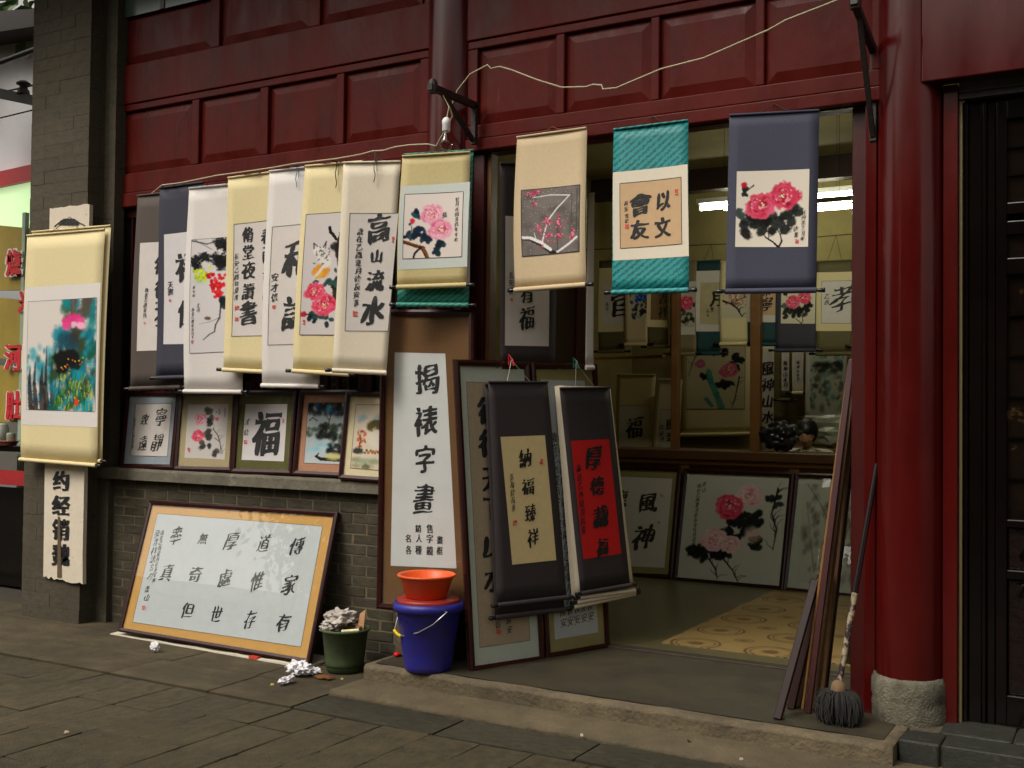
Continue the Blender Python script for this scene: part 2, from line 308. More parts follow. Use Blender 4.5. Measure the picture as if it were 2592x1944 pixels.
# ------------------------------------------------------------------ painted canvases (vertex colour grids)
class Cv:
    def __init__(s, W, H, bgc, seed=1, tex=.03):
        s.W, s.H = W, H; s.a = np.ones((H, W, 3))*np.array(lin(bgc)); s.g = np.random.default_rng(seed); s.bgl = np.array(lin(bgc))
        s.a *= (1+(s.g.random((H, W, 1))-.5)*tex)
        s.X, s.Y = np.meshgrid((np.arange(W)+.5)/W, (np.arange(H)+.5)/W); s.nz = noise2(W, H, 22, seed)-.5; s.nf = noise2(W, H, 55, seed+5)-.5
    def rich(s, k=1.4): q = s.a/s.bgl; s.a = s.bgl*np.where(q < 1, q**k, q); return s
    def blend(s, m, col): s.a = s.a*(1-m[..., None])+np.array(lin(col))*m[..., None]
    def _sub(s, x, y, r):
        W = s.W; x0 = max(0, int((x-r)*W)-1); x1 = min(W, int((x+r)*W)+2); y0 = max(0, int((y-r)*W)-1); y1 = min(s.H, int((y+r)*W)+2); return slice(y0, y1), slice(x0, x1)
    def dab(s, fx, fy, r, col, a=1., asp=1., ang=0, soft=.4, jit=.35):
        y = fy*s.H/s.W; S = s._sub(fx, y, r*max(asp, 1)*1.4)
        X = s.X[S]-fx; Y = s.Y[S]-y
        if X.size == 0: return
        c, n = math.cos(ang), math.sin(ang); u = (X*c+Y*n)/(r*asp); v = (-X*n+Y*c)/r
        d = np.sqrt(u*u+v*v)+(s.nz[S]*.7+s.nf[S]*.5)*jit
        m = np.clip((1-d)/soft, 0, 1)*a; s.a[S] = s.a[S]*(1-m[..., None])+np.array(lin(col))*m[..., None]
    def stroke(s, pts, w0, w1, col, a=1., jit=.3):
        P = [(x, y*s.H/s.W) for x, y in pts]; k = len(P)-1
        for i in range(k):
            (x0, y0), (x1, y1) = P[i], P[i+1]; ww0 = w0+(w1-w0)*i/k; ww1 = w0+(w1-w0)*(i+1)/k; R_ = math.hypot(x1-x0, y1-y0)/2+max(ww0, ww1)*1.6
            S = s._sub((x0+x1)/2, (y0+y1)/2, R_); X = s.X[S]; Y = s.Y[S]
            if X.size == 0: continue
            L = max(1e-9, (x1-x0)**2+(y1-y0)**2); t = np.clip(((X-x0)*(x1-x0)+(Y-y0)*(y1-y0))/L, 0, 1)
            d = np.hypot(X-x0-t*(x1-x0), Y-y0-t*(y1-y0)); w = (ww0+(ww1-ww0)*t)*(1+s.nf[S]*jit*1.5)
            m = np.clip((w-d)*s.W*.9+.3, 0, 1)*a; s.a[S] = s.a[S]*(1-m[..., None])+np.array(lin(col))*m[..., None]
    def mixc(s, a, b, t): return tuple(a[i]+(b[i]-a[i])*t for i in range(3))
    def peony(s, x, y, r, dark, mid, light, centre=(225, 190, 70), cx=0, cy=0):
        g = s.g; as_ = s.W/s.H
        for k in range(46):
            f = 1-k/46; rr = (.80*math.sqrt(f)+.05)*(1+.18*(g.random()-.5)); a = g.random()*6.28 if k > 16 else 2*math.pi*k/17+k*2.4
            ox = x+cx*r*(1-f)*.7; oy = y+cy*r*(1-f)*.7*as_; sz = r*(.20+.13*f)*(.75+.5*g.random()); t = g.random()
            s.dab(ox+math.cos(a)*r*rr*.92, oy+math.sin(a)*r*rr*.80*as_, sz, s.mixc(mid, light, .55+.45*t), .95, 1.2, a+1.57, .3, .6)
            s.dab(ox+math.cos(a)*r*(rr*.92-.10), oy+math.sin(a)*r*(rr*.80-.09)*as_, sz*.85, s.mixc(dark, mid, .25+.75*g.random()), .8, 1.15, a+1.57, .55, .7)
        for k in range(12):
            a = g.random()*6.28; q = r*(.15+.55*g.random()); s.dab(x+math.cos(a)*q, y+math.sin(a)*q*.85*as_, r*.06, s.mixc(light, (255, 250, 246), .6), .7, 1.8, a+1.57)
        for i in range(9):
            a = g.random()*6.28; q = r*.16*g.random(); s.dab(x+cx*r*.5+math.cos(a)*q, y+(cy*r*.5+math.sin(a)*q)*as_, r*.055, s.mixc(centre, (250, 240, 200), g.random()), .9)
    def leaf(s, x, y, l, ang, col, a=.95):
        s.dab(x, y, l*.55, s.mixc(col, (150, 160, 150), .25*s.g.random()), a, 1.45, ang, .3, .4)
        as_ = s.W/s.H; s.stroke([(x-math.cos(ang)*l*.7, y-math.sin(ang)*l*.7*as_), (x+math.cos(ang)*l*.7, y+math.sin(ang)*l*.7*as_)], l*.05, l*.02, s.mixc(col, (10, 12, 12), .7), .7)
    def leaves(s, x, y, rx, ry, n, l, cols):
        for i in range(n):
            a = s.g.random()*6.28; q = math.sqrt(s.g.random()); s.leaf(x+math.cos(a)*q*rx, y+math.sin(a)*q*ry, l*(.7+.6*s.g.random()), s.g.random()*3.14, cols[int(s.g.random()*len(cols))])
    def twigs(s, pts, w, col, n=6, l=.12):
        s.stroke(pts, w, w*.5, col)
        for i in range(n):
            j = int(s.g.random()*(len(pts)-1)); t = s.g.random(); x = pts[j][0]*(1-t)+pts[j+1][0]*t; y = pts[j][1]*(1-t)+pts[j+1][1]*t
            a = -1.57+(s.g.random()-.5)*2.2; s.stroke([(x, y), (x+math.cos(a)*l*.5, y+math.sin(a)*l*.5*s.W/s.H), (x+math.cos(a+.3)*l, y+math.sin(a+.3)*l*s.W/s.H)], w*.5, w*.2, col)

# ------------------------------------------------------------------ scrolls and framed pictures
def quad_local(pl, view, q): return [pl.px(px(view, *p)) for p in q]
def bil(q, s, t):        # q = tl,tr,br,bl ; s right, t down
    return ((q[0][0]*(1-s)+q[1][0]*s)*(1-t)+(q[3][0]*(1-s)+q[2][0]*s)*t, (q[0][1]*(1-s)+q[1][1]*s)*(1-t)+(q[3][1]*(1-s)+q[2][1]*s)*t)
class Sheet:             # a plane with a gentle warp shared by everything printed on it
    def __init__(s, pl, q, amp=.0, curl=0., ph=0.):
        s.pl = pl; s.q = q; xs = [p[0] for p in q]; ys = [p[1] for p in q]; s.bb = (min(xs), max(xs), min(ys), max(ys)); s.amp = amp; s.curl = curl; s.ph = ph
    def w(s, a, b, c=0):
        x0, x1, y0, y1 = s.bb; u = (a-x0)/(x1-x0); v = (b-y0)/(y1-y0)
        n = s.amp*(math.sin(3.1*v+s.ph+1.2*u)*.6+math.sin(5.3*v-s.ph)*.25)+s.curl*(u-.5)**2*4*(v*(1-v)*3+.15)
        return s.pl.w(a, b, c+n)
def grid(sh, q, nx, ny, c, name, mat, parent, cols=None, solid=0):
    vs = []
    for j in range(ny+1):
        for i in range(nx+1):
            a, b = bil(q, i/nx, j/ny); vs.append(sh.w(a, b, c))
    W = nx+1; fs = [(j*W+i, (j+1)*W+i, (j+1)*W+i+1, j*W+i+1) for j in range(ny) for i in range(nx)]
    mb = MB(); mb.add(vs, fs, True); o = mb.build(name, mat, parent)
    if cols is not None:
        ca = o.data.color_attributes.new('Col', 'FLOAT_COLOR', 'POINT'); rgba = np.ones((len(vs), 4), np.float32)
        rgba[:, :3] = cols.reshape(-1, 3); ca.data.foreach_set('color', rgba.ravel())
    if solid:
        md = o.modifiers.new('thickness', 'SOLIDIFY'); md.thickness = solid; md.offset = -1
    return o
def line_border(sh, q, wd_, c, parent, mat=None):
    mb = MB()
    for k in range(4):
        p, r = q[k], q[(k+1) % 4]; d = Vector((r[0]-p[0], r[1]-p[1])); L = d.length; d /= L; n = Vector((-d.y, d.x))*wd_/2
        for m in range(8):
            a = Vector(p)+d*L*m/8; b = Vector(p)+d*L*(m+1)/8
            mb.face([sh.w(*(a-n), c), sh.w(*(b-n), c), sh.w(*(b+n), c), sh.w(*(a+n), c)])
    return mb.build('border_line', mat or INK, parent)
def write(sh, view, items, c, parent, name='calligraphy', mat=None, bold=.03, wild=1., slant=.1, wide=1.):
    """items: (text, x, y0, y1) a column of characters between y0 and y1 in view pixels, or (char, x, y, h, None) one character."""
    mb = MB(); last = None
    for it in items:
        if len(it) == 5:
            seq = [(it[0], it[1], it[2], it[3])]
        else:
            tx, x, y0, y1 = it; st = (y1-y0)/len(tx); seq = [(ch, x if not isinstance(x, tuple) else x[0]+(x[1]-x[0])*(i+.5)/len(tx), y0+st*(i+.5), st*.95) for i, ch in enumerate(tx)]
        for ch, x, y, h in seq:
            a, b = sh.pl.px(px(view, x, y)); a1, b1 = sh.pl.px(px(view, x, y-h/2)); a2, b2 = sh.pl.px(px(view, x, y+h/2)); size = math.hypot(a1-a2, b1-b2)
            one = len(it) == 5
            vs, fs = glyph(ch, size*(1.03 if one else .97), bold, wild, slant)
            m1 = MB() if one else mb; m1.add([sh.w(a+vx*wide, b+vy, c) for vx, vy in vs], fs)
            if one: last = m1.build(name if name != 'calligraphy' else 'character', mat or INK, parent); last['kind'] = 'stuff'
    if mb.f:
        last = mb.build(name if name != 'calligraphy' else 'inscription', mat or INK, parent); last['kind'] = 'stuff'
    return last
def seals(sh, view, items, c, parent, mat=None):
    mb = MB()
    for (x, y, w_, h_) in items:
        q = quad_local(sh.pl, view, [(x-w_/2, y-h_/2), (x+w_/2, y-h_/2), (x+w_/2, y+h_/2), (x-w_/2, y+h_/2)])
        k = 5
        for i in range(k):
            for j in range(k):
                if random.random() < .72:
                    qq = [bil(q, (i+di)/k, (j+dj)/k) for di, dj in ((0, 0), (1, 0), (1, 1), (0, 1))]
                    mb.face([sh.w(*p, c) for p in qq[::-1]])
    return mb.build('seal', mat or SEAL, parent)
def scroll(pl, view, q, mount, label, group=None, cat='scroll', panels=(), texts=(), seal=(), roll=True, knobs=(1, 1), hang=None, amp=.016, curl=.016, ph=0,
           rmat=None, roll_r=.014, knob_l=.042, cordm=None, name='hanging_scroll', spine=True, rod=True, dangle=None):
    L = quad_local(pl, view, q); sh = Sheet(pl, L, amp, curl, ph); base = pl.w((L[2][0]+L[3][0])/2, min(L[2][1], L[3][1])-roll_r)
    t = thing(name, label, cat, base, group)
    grid(sh, L, 8, 14, 0, 'silk_mount', mount, t, solid=.002)
    for p in panels:
        v = p.get('view', view); ql = quad_local(pl, v, p['q']); nm = p.get('name', 'paper')
        if 'cv' in p:
            cvs = p['cv'].rich(); grid(sh, ql, cvs.W-1, cvs.H-1, p.get('c', .0022), 'painting', PAINT, t, cols=cvs.a)
        else: grid(sh, ql, 6, 8, p.get('c', .0012), nm, p['mat'], t)
        if p.get('line'): line_border(sh, ql, p['line'], .003, t)
    for tx in texts:
        tx = dict(tx); v = tx.pop('view', view); write(sh, v, tx.pop('items'), tx.pop('c', .0036), t, **tx)
    if seal: seals(sh, view, seal, .0038, t)
    if rod:
        mb = MB(); mb.tube([sh.w(*L[0], .004), sh.w(*L[1], .004)], .006, 8); mb.build('top_rod', mount, t)
    if roll:
        a = sh.w(*L[3], .006); b = sh.w(*L[2], .006); d = (b-a).normalized(); dn = Vector((0, 0, -roll_r*.6))
        mb = MB(); mb.tube([a+dn, b+dn], roll_r, 14); ro = mb.build('roller', rmat or mount, t)
        for e, s_, on in ((a, -1, knobs[0]), (b, 1, knobs[1])):
            if on:
                mb = MB(); e = e+dn; mb.lathe(e, [(.009, 0), (.009, knob_l*.25), (.0105, knob_l*.3), (.012, knob_l*.95), (.010, knob_l)], 14, d*s_); mb.build('knob', KNOB, ro)
    if hang is not None:
        mb = MB(); hp = Vector(hang)
        for s_ in (.3, .7):
            p = sh.w(*bil(L, s_, 0), .004); mb.tube([p, p.lerp(hp, .5)+Vector((0, 0, -.004)), hp], .0018, 5)
        if dangle:
            p = sh.w(*bil(L, .5+.08*math.sin(ph), 0), .006); q_ = [hp]+[p+Vector((.006*math.sin(k*1.7+ph), -.012, -dangle*k/5)) for k in range(6)]; mb.tube(q_, .0026, 5); mb.tube([hp+Vector((.008, 0, 0)), p+Vector((.014, -.012, 0)), p+Vector((.02, -.014, -dangle*.5))], .0022, 5)
        mb.build('hanging_cord', cordm or DCORD, t)
    return t
def framed(pl, view, q, label, mould=.028, depth=.028, mat=None, art=None, artmat=None, cv=None, texts=(), seal=(), line=0, group=None, cat='framed picture',
           mm=None, glass=True, name='framed_picture', off=0):
    L = quad_local(pl, view, q); sh = Sheet(pl, L); cx = sum(p[0] for p in L)/4; cy = sum(p[1] for p in L)/4
    def grow(p, k):
        # offset each edge outward by k (quads here are close to rectangles)
        n = len(p); out = []
        for i in range(n):
            a, b, c_ = Vector(p[i-1]), Vector(p[i]), Vector(p[(i+1) % n]); d1 = (b-a).normalized(); d2 = (c_-b).normalized()
            n1 = Vector((d1.y, -d1.x)); n2 = Vector((d2.y, -d2.x))
            if n1.dot(b-Vector((cx, cy))) < 0: n1 = -n1
            if n2.dot(b-Vector((cx, cy))) < 0: n2 = -n2
            out.append(tuple(b+(n1+n2)*k/(1+n1.dot(n2))))
        return out
    O = grow(L, mould); I = grow(L, -.003); Mi = grow(L, mould*.55)
    t = thing(name, label, cat, pl.w((O[2][0]+O[3][0])/2, min(O[2][1], O[3][1]), off), group)
    mb = MB(); prof = [(I, depth*.55), (I, depth*.8), (Mi, depth), (O, depth*.85), (O, 0)]
    for k in range(4):
        k2 = (k+1) % 4; ring = [(pl.w(*r[k], c+off), pl.w(*r[k2], c+off)) for r, c in prof]
        for (a, b), (a2, b2) in zip(ring[:-1], ring[1:]): mb.face([a, a2, b2, b])
    mb.build('moulding', mm or DKWOOD, t)
    mb = MB(); mb.hexa([pl.w(*p, 0+off) for p in O[::-1]]+[pl.w(*p, depth*.3+off) for p in O[::-1]]); mb.build('backing_board', M('backing_board', lin((110, 84, 56)), .8), t)
    c0 = depth*.35+off
    grid(sh, L, 1, 1, c0, 'mat_board', mat or PAPER, t)
    if art:
        av = art.get('view', view) if isinstance(art, dict) else view; aq = quad_local(pl, av, art['q'] if isinstance(art, dict) else art)
        if cv is not None: cv.rich()
        if cv is not None: grid(sh, aq, cv.W-1, cv.H-1, c0+.0015, 'painting', PAINT, t, cols=cv.a)
        else: grid(sh, aq, 1, 1, c0+.0012, 'paper', artmat or PAPER, t)
        if line: line_border(sh, aq, line, c0+.002, t)
    for tx in texts:
        tx = dict(tx); v = tx.pop('view', view); write(sh, v, tx.pop('items'), c0+.0026, t, **tx)
    if seal: seals(sh, view, seal, c0+.003, t)
    if glass:
        mb = MB(); g = depth*.62+off; mb.hexa([pl.w(*p, g-.002) for p in L[::-1]]+[pl.w(*p, g) for p in L[::-1]]); mb.build('glass', GLASS, t)
    return t
# ================================================================== THE SETTING
YW = 5.36
def copy_piece(proto, loc, parent, name, scale=(1, 1, 1), rot=(0, 0, 0)):
    o = proto.copy(); COL.objects.link(o); o.name = name; o.parent = parent; o.location = loc; o.scale = scale; o.rotation_euler = rot; return o
def slab_mesh(name, mat, seed, sx=1, sy=1, sz=1, rough=.004, bev=.03):
    g = random.Random(seed); bm = bmesh.new(); bmesh.ops.create_cube(bm, size=1)
    bmesh.ops.bevel(bm, geom=[e for e in bm.edges], offset=bev, segments=1, affect='EDGES')
    for v in bm.verts: v.co += Vector((g.uniform(-1, 1), g.uniform(-1, 1), g.uniform(-1, 1)*2))*rough*(1 if g.random() < .85 else 2.2)
    for v in bm.verts: v.co = Vector((v.co.x*sx, v.co.y*sy, v.co.z*sz))
    me = bpy.data.meshes.new(name); bm.to_mesh(me); bm.free(); me.materials.append(mat); return me
# street sheet and slabs
mb = MB(); mb.face([(-120, -120, -.014), (120, -120, -.014), (120, 120, -.014), (-120, 120, -.014)])
street = struct(mb, 'street', M('street_bedding', lin((50, 44, 32)), .9, .3, 3, .5, 40))
smesh = [slab_mesh('slab', STONE, i, rough=.012) for i in range(8)]; dmesh = [slab_mesh('slab', STONED, 20+i, rough=.006) for i in range(4)]
def put_mesh(me, loc, parent, name, scale, rot=(0, 0, 0)):
    o = bpy.data.objects.new(name, me); COL.objects.link(o); o.parent = parent; o.location = loc; o.scale = scale; o.rotation_euler = rot; return o
g = random.Random(3)
xi = -8.11
while xi < .5:
    y = 4.30-g.choice((0, 0, .16)) if False else 4.30; first = g.uniform(.2, .5); w = .275
    k = 0
    while y > 1.9:
        d = first if k == 0 else g.uniform(.40, .50); d = min(d, .5)
        put_mesh(g.choice(smesh), (xi+w/2, y-d/2, -.032+g.uniform(-.003, .002)), street, 'paving_slab', (w-.006, d-.006, .06), (g.uniform(-.007, .007), g.uniform(-.009, .009), g.uniform(-.006, .006)))
        y -= d; k += 1
    xi += w
x = -3.74
for L_ in (.86, .73, .62, .75, .7, .6):
    put_mesh(g.choice(dmesh), (x+L_/2, 4.455, -.031+g.uniform(-.002, .002)), street, 'paving_slab', (L_-.01, .285, .06), (g.uniform(-.004, .004), g.uniform(-.004, .004), 0)); x += L_
# concrete apron sheets
def wavy_slab(x0, x1, yf, yb, z0, z1, n=40, amp=.006, seed=1):
    mb = MB(); g = random.Random(seed); top = []; bot = []
    for i in range(n+1):
        x = x0+(x1-x0)*i/n; f = yf[0]+(yf[1]-yf[0])*i/n+g.uniform(-amp, amp); zz = z1+g.uniform(-amp, amp)*.5
        top.append((x, f+.012, zz)); bot.append((x, f, z0)); mb.v += [(x, f, z0), (x, f+g.uniform(0, .006), zz-.018), (x, f+.014, zz), (x, yb, z1)]
    for i in range(n):
        a = i*4; b = a+4
        for j in range(3): mb.f.append((a+j, b+j, b+j+1, a+j+1)); mb.sm.append(j != 0)
    mb.f.append((0, 1, 2, 3)); mb.sm.append(False); e = n*4; mb.f.append((e+3, e+2, e+1, e)); mb.sm.append(False)
    return mb
pvm = [slab_mesh('slab', M('worn_pavement_slab', lin((82, 72, 53)), .85, .3, 5, .8, 50, .3, rand=.06, stain=(.9, .6, 1.2), dirt_or_glow=((.045, .038, .022), 2.4, .42, .72)), 100+i, rough=.004, bev=.01) for i in range(4)]
pave = struct(MB().face([(-9.5, 4.32, -.006), (-3.74, 4.32, -.006), (-3.74, 5.5, -.006), (-9.5, 5.5, -.006)]), 'pavement', M('street_bedding', lin((44, 38, 26))))
for (y0, y1, off) in ((4.315, 4.70, 0), (4.70, 5.10, .3), (5.10, 5.45, .1)):
    x = -9.5+off
    while x < -3.75:
        L_ = min(g.uniform(.62, .95), -3.742-x)
        if L_ > .08: put_mesh(g.choice(pvm), (x+L_/2, (y0+y1)/2, -.027+g.uniform(-.002, .002)), pave, 'pavement_slab', (L_-.004, y1-y0-.004, .06))
        x += L_
struct(wavy_slab(-3.745, 1.5, (4.61, 4.60), 5.0, -.05, .018, seed=5), 'pavement_strip', CONC2)
struct(wavy_slab(-3.735, -.935, (4.90, 4.885), 6.06, -.04, .098, seed=6, amp=.005), 'doorstep', CONC)
mb = MB(); mb.face([(-3.70, 4.96, .102), (-.99, 4.97, .102), (-.99, 6.055, .102), (-3.72, 6.055, .102)])
struct(mb, 'doorstep_top', M('worn_dark_terrazzo', lin((50, 45, 32)), .6, .3, 6, .3, 90, stain=(1.1, .6, 1.3), dirt_or_glow=(lin((70, 61, 42)), 1.6, .5, .8)))
stepr = struct(MB().box((-.925, 5.0, -.02), (1.6, 5.42, .098)), 'stone_step', MORTARD)
bmesh_ = [slab_mesh('step_stone', BLUESTONE, 40+i, rough=.01) for i in range(3)]
for j, (y0, y1) in enumerate(((4.97, 5.17), (5.175, 5.45))):
    xx = -.93 if j == 0 else -.80
    for L_ in ((.17, .36, .42, .40, .4, .4) if j == 0 else (.3, .42, .4, .45, .4, .4)):
        put_mesh(bmesh_[(j+int(xx*9)) % 3], (xx+L_/2, (y0+y1)/2, .055), stepr, 'step_stone', (L_-.008, y1-y0-.006, .115)); xx += L_
# shop floor, walls, ceiling
floor = struct(MB().face([(-5.0, 6.06, .105), (.2, 6.06, .105), (.2, 11.4, .105), (-5.0, 11.4, .105)]), 'shop_floor', M('green_terrazzo', lin((84, 79, 54)), .32, .35, 60, .05, 60, dirt_or_glow=(lin((150, 140, 100)), 90, .58, .66)))
struct(MB().box((-3.3, 6.02, .0), (-1.0, 6.10, .113)), 'door_threshold', M('threshold_stone', lin((50, 41, 29)), .6, .25, 8, .2, 50), bevel=.004)
OLIVEW = M('old_yellow_plaster', lin((140, 128, 80)), .9, .14, 3, .2, 50)
struct(MB().box((-5.1, 5.62, .1), (-5.0, 11.5, 3.9)), 'shop_wall_left', OLIVEW)
struct(MB().box((-.55, 5.75, .1), (-.45, 11.5, 3.9)), 'shop_wall_right', OLIVEW)
struct(MB().box((-5.1, 11.4, .1), (-.45, 11.5, 3.9)), 'shop_wall_back', OLIVEW)
struct(MB().box((-5.1, 5.5, 3.9), (-.45, 11.5, 4.0)), 'shop_ceiling', OLIVEW)
single(MB().box((-5.0, 10.3, 3.69), (-.55, 10.45, 3.9)), 'ceiling_beam', M('brown_beam', lin((58, 40, 28)), .6), 'dark brown ceiling beam crossing the shop under the olive ceiling', 'beam')
# facade wall behind and above the timber
backwall = thing('shop_building', 'red timber shop front building with panelled fascia above the scrolls', 'building', (-3.5, YW, .1))
MB().box((-6.36, 5.405, 2.98), (-1.0, 5.5, 4.75)).build('fascia_board', RED, backwall)
def raised_panel(x0, x1, z0, z1, parent, y=5.396):
    mb = MB(); b = .058; yo = y-.006; yi = y-.019
    o = [(x0, yo, z0), (x1, yo, z0), (x1, yo, z1), (x0, yo, z1)]; i_ = [(x0+b, yi, z0+b), (x1-b, yi, z0+b), (x1-b, yi, z1-b), (x0+b, yi, z1-b)]
    bk = [(p[0], y+.006, p[2]) for p in o]
    mb.face(i_)
    for k in range(4):
        mb.face([o[k], o[(k+1) % 4], i_[(k+1) % 4], i_[k]]); mb.face([bk[k], bk[(k+1) % 4], o[(k+1) % 4], o[k]])
    return mb.build('panel', RED, parent)
def strip(x0, x1, z0, z1, name, y=YW, back=5.41, mat=None, bev=.006): return MB().box((x0, y, z0), (x1, back, z1)).build(name, mat or RED, backwall, bevel=bev)
LP = [(-6.36, -5.6), (-5.533, -4.987), (-4.918, -4.358), (-4.299, -3.73)]; RP = [(-3.33, -2.823), (-2.77, -2.26), (-2.212, -1.697), (-1.65, -1.13)]
for rows, (xa, xb), st in ((LP, (-6.36, -3.66), 0), (RP, (-3.4, -1.08), 1)):
    strip(xa, xb, 3.578, 3.624, 'rail'); strip(xa, xb, 3.628, 3.905, 'board', y=5.352); strip(xa, xb, 3.056 if st else 3.0, 3.136, 'rail')
    for (a, b) in rows: raised_panel(a, b, 3.138, 3.576, backwall)
    for (a, b), (c_, d) in zip(rows[:-1], rows[1:]): strip(b, c_, 3.1365, 3.5775, 'stile', y=YW+.001)
    strip(xa if st else rows[0][0]-.01, rows[0][0], 3.1365, 3.5775, 'stile', y=YW+.001); strip(rows[-1][1], xb, 3.1365, 3.5775, 'stile', y=YW+.001)
    up = [(-6.36, -5.44), (-5.36, -4.60), (-4.50, -3.74)] if not st else [(-3.32, -2.6), (-2.52, -1.8), (-1.72, -1.1)]
    for (a, b) in up: raised_panel(a, b, 3.912, 4.28, backwall)
    for (a, b), (c_, d) in zip(up[:-1], up[1:]): strip(b, c_, 3.9065, 4.2825, 'stile', y=YW+.001)
    strip(xa, xb, 4.283, 4.75, 'board', y=5.354)
MB().box((-6.34, 5.346, 4.245), (-5.42, 5.3525, 4.74)).build('transom_pane', M('pale_transom_glass', lin((70, 86, 78)), .15), backwall); MB().box((-5.9, 5.340, 4.245), (-5.86, 5.3455, 4.74)).build('transom_bar', DARKRED, backwall)
strip(-3.4, -1.08, 2.985, 3.052, 'lintel', y=5.345)
strip(-6.36, -3.66, 2.90, 2.998, 'lintel', y=5.35)
# door jambs and post beside the columns
strip(-1.162, -1.108, .1, 2.984, 'jamb', y=5.375, back=5.5, mat=RED2, bev=.004)
strip(-1.235, -1.163, .1, 2.984, 'jamb', y=5.43, back=5.52, mat=REDB, bev=.004)
strip(-.812, -.748, .1, 3.02, 'door_post', y=5.372, back=5.5, mat=RED2, bev=.004)
strip(-3.375, -3.30, .1, 2.984, 'jamb', y=5.40, back=5.52, mat=DARKRED)
strip(-3.299, -3.27, .1, 2.984, 'jamb', y=5.43, back=5.5, mat=M('bare_gold_strip', lin((112, 74, 40)), .5), bev=.003)
# window wall behind the hanging scrolls
strip(-6.36, -3.70, 1.08, 1.17, 'window_rail', y=5.39, back=5.45, mat=DARKRED)
for k in range(6):
    x0 = -6.34+k*.442; x1 = x0+.436
    for (a, b, c_, d) in ((x0, x0+.05, 1.17, 2.90), (x1-.05, x1, 1.17, 2.90), (x0+.05, x1-.05, 1.17, 1.24), (x0+.05, x1-.05, 2.83, 2.90), (x0+.05, x1-.05, 1.52, 1.57)):
        strip(a, b, c_, d, 'window_frame', y=5.40, back=5.44, mat=DARKRED, bev=.004)
    for m in range(3):
        xm = x0+.05+(x1-x0-.1)*(m+1)/4; strip(xm-.008, xm+.008, 1.571, 2.829, 'lattice_bar', y=5.405, back=5.435, mat=DARKRED, bev=0)
    MB().box((x0+.05, 5.422, 1.241), (x1-.05, 5.428, 2.829)).build('pane', M('dark_window_glass', (.012, .013, .013), .05, .1), backwall)
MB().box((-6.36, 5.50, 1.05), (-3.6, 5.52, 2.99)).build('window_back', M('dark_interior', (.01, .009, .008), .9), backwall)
# eave over the front (above the picture)
eave = thing('eave_roof', 'dark timber eave with grey tiles projecting over the shop front', 'roof', (-3, 5.4, 4.75))
MB().hexa([(-9.5, 4.25, 4.85), (1.5, 4.25, 4.85), (1.5, 5.6, 4.95), (-9.5, 5.6, 4.95), (-9.5, 4.25, 4.93), (1.5, 4.25, 4.93), (1.5, 5.6, 5.45), (-9.5, 5.6, 5.45)]).build('soffit', M('dark_soffit', lin((70, 52, 40)), .7), eave)
# columns
def column(X, ztop, label, bz, br):
    t = thing('red_column', label, 'column', (X, 5.41, .1), 'round red columns of the shop front')
    MB().lathe((X, 5.41, 0), [(.150, bz-.02), (.148, 1.5), (.146, 3.0), (.145, ztop)], 40).build('shaft', RED2, t)
    g = random.Random(int(X*10)); mb = MB(); mb.lathe((X, 5.41, 0), [(br*.98, .06), (br*1.02, .08), (br*1.03, .17), (br*1.0, .195), (br*1.03, .21), (br*1.02, bz-.02), (br*.96, bz), (.13, bz+.002)], 40)
    mb.v = [(x+g.uniform(-.003, .003), y+g.uniform(-.003, .003), z+g.uniform(-.003, .003)) for x, y, z in mb.v]
    mb.build('stone_base', STONEB, t)
column(-.961, 4.6, 'red lacquered round column on rough stone drum beside the black carved door', .302, .163)
column(-3.53, 4.6, 'red round column between the panelled bays behind the light bulb', .302, .163)
# beam over the black door
single(MB().box((-.889, 5.27, 3.02), (1.6, 5.37, 4.7)), 'red_fascia_beam', RED2, 'plain dark red fascia board above the black carved door', 'beam', bevel=.006)
# brick wall under the sill
bw = thing('brick_wall', 'low grey brick wall with pale mortar under the cement sill', 'wall', (-5.0, 5.34, 0))
MB().box((-6.36, 5.333, -.01), (-3.66, 5.5, .998)).build('mortar', MORTAR, bw)
bm_ = [slab_mesh('brick', GREYB2, 60+i, rough=.013, bev=.03) for i in range(8)]
g = random.Random(5); nb = 0; ch_ = .0623
for r in range(16):
    x = -6.36-(.105 if r % 2 else 0); z = .005+r*ch_+ch_/2-.004
    while x < -3.66:
        a = max(x, -6.36); b = min(x+.205, -3.66)
        if b-a > .04:
            o = put_mesh(g.choice(bm_), (((a+b)/2)+5.0, 5.372-5.34+g.uniform(-.003, .003), z), bw, 'brick', (b-a-.006, .085, ch_-.006)); nb += 1
        x += .210
# cement sill
g = random.Random(8); mb = wavy_slab(-6.37, -3.72, (5.275, 5.275), 5.42, 1.0, 1.077, n=50, amp=.003, seed=12)
single(mb, 'window_sill', SILL, 'weathered cement window sill carrying the row of small framed pictures', 'sill')
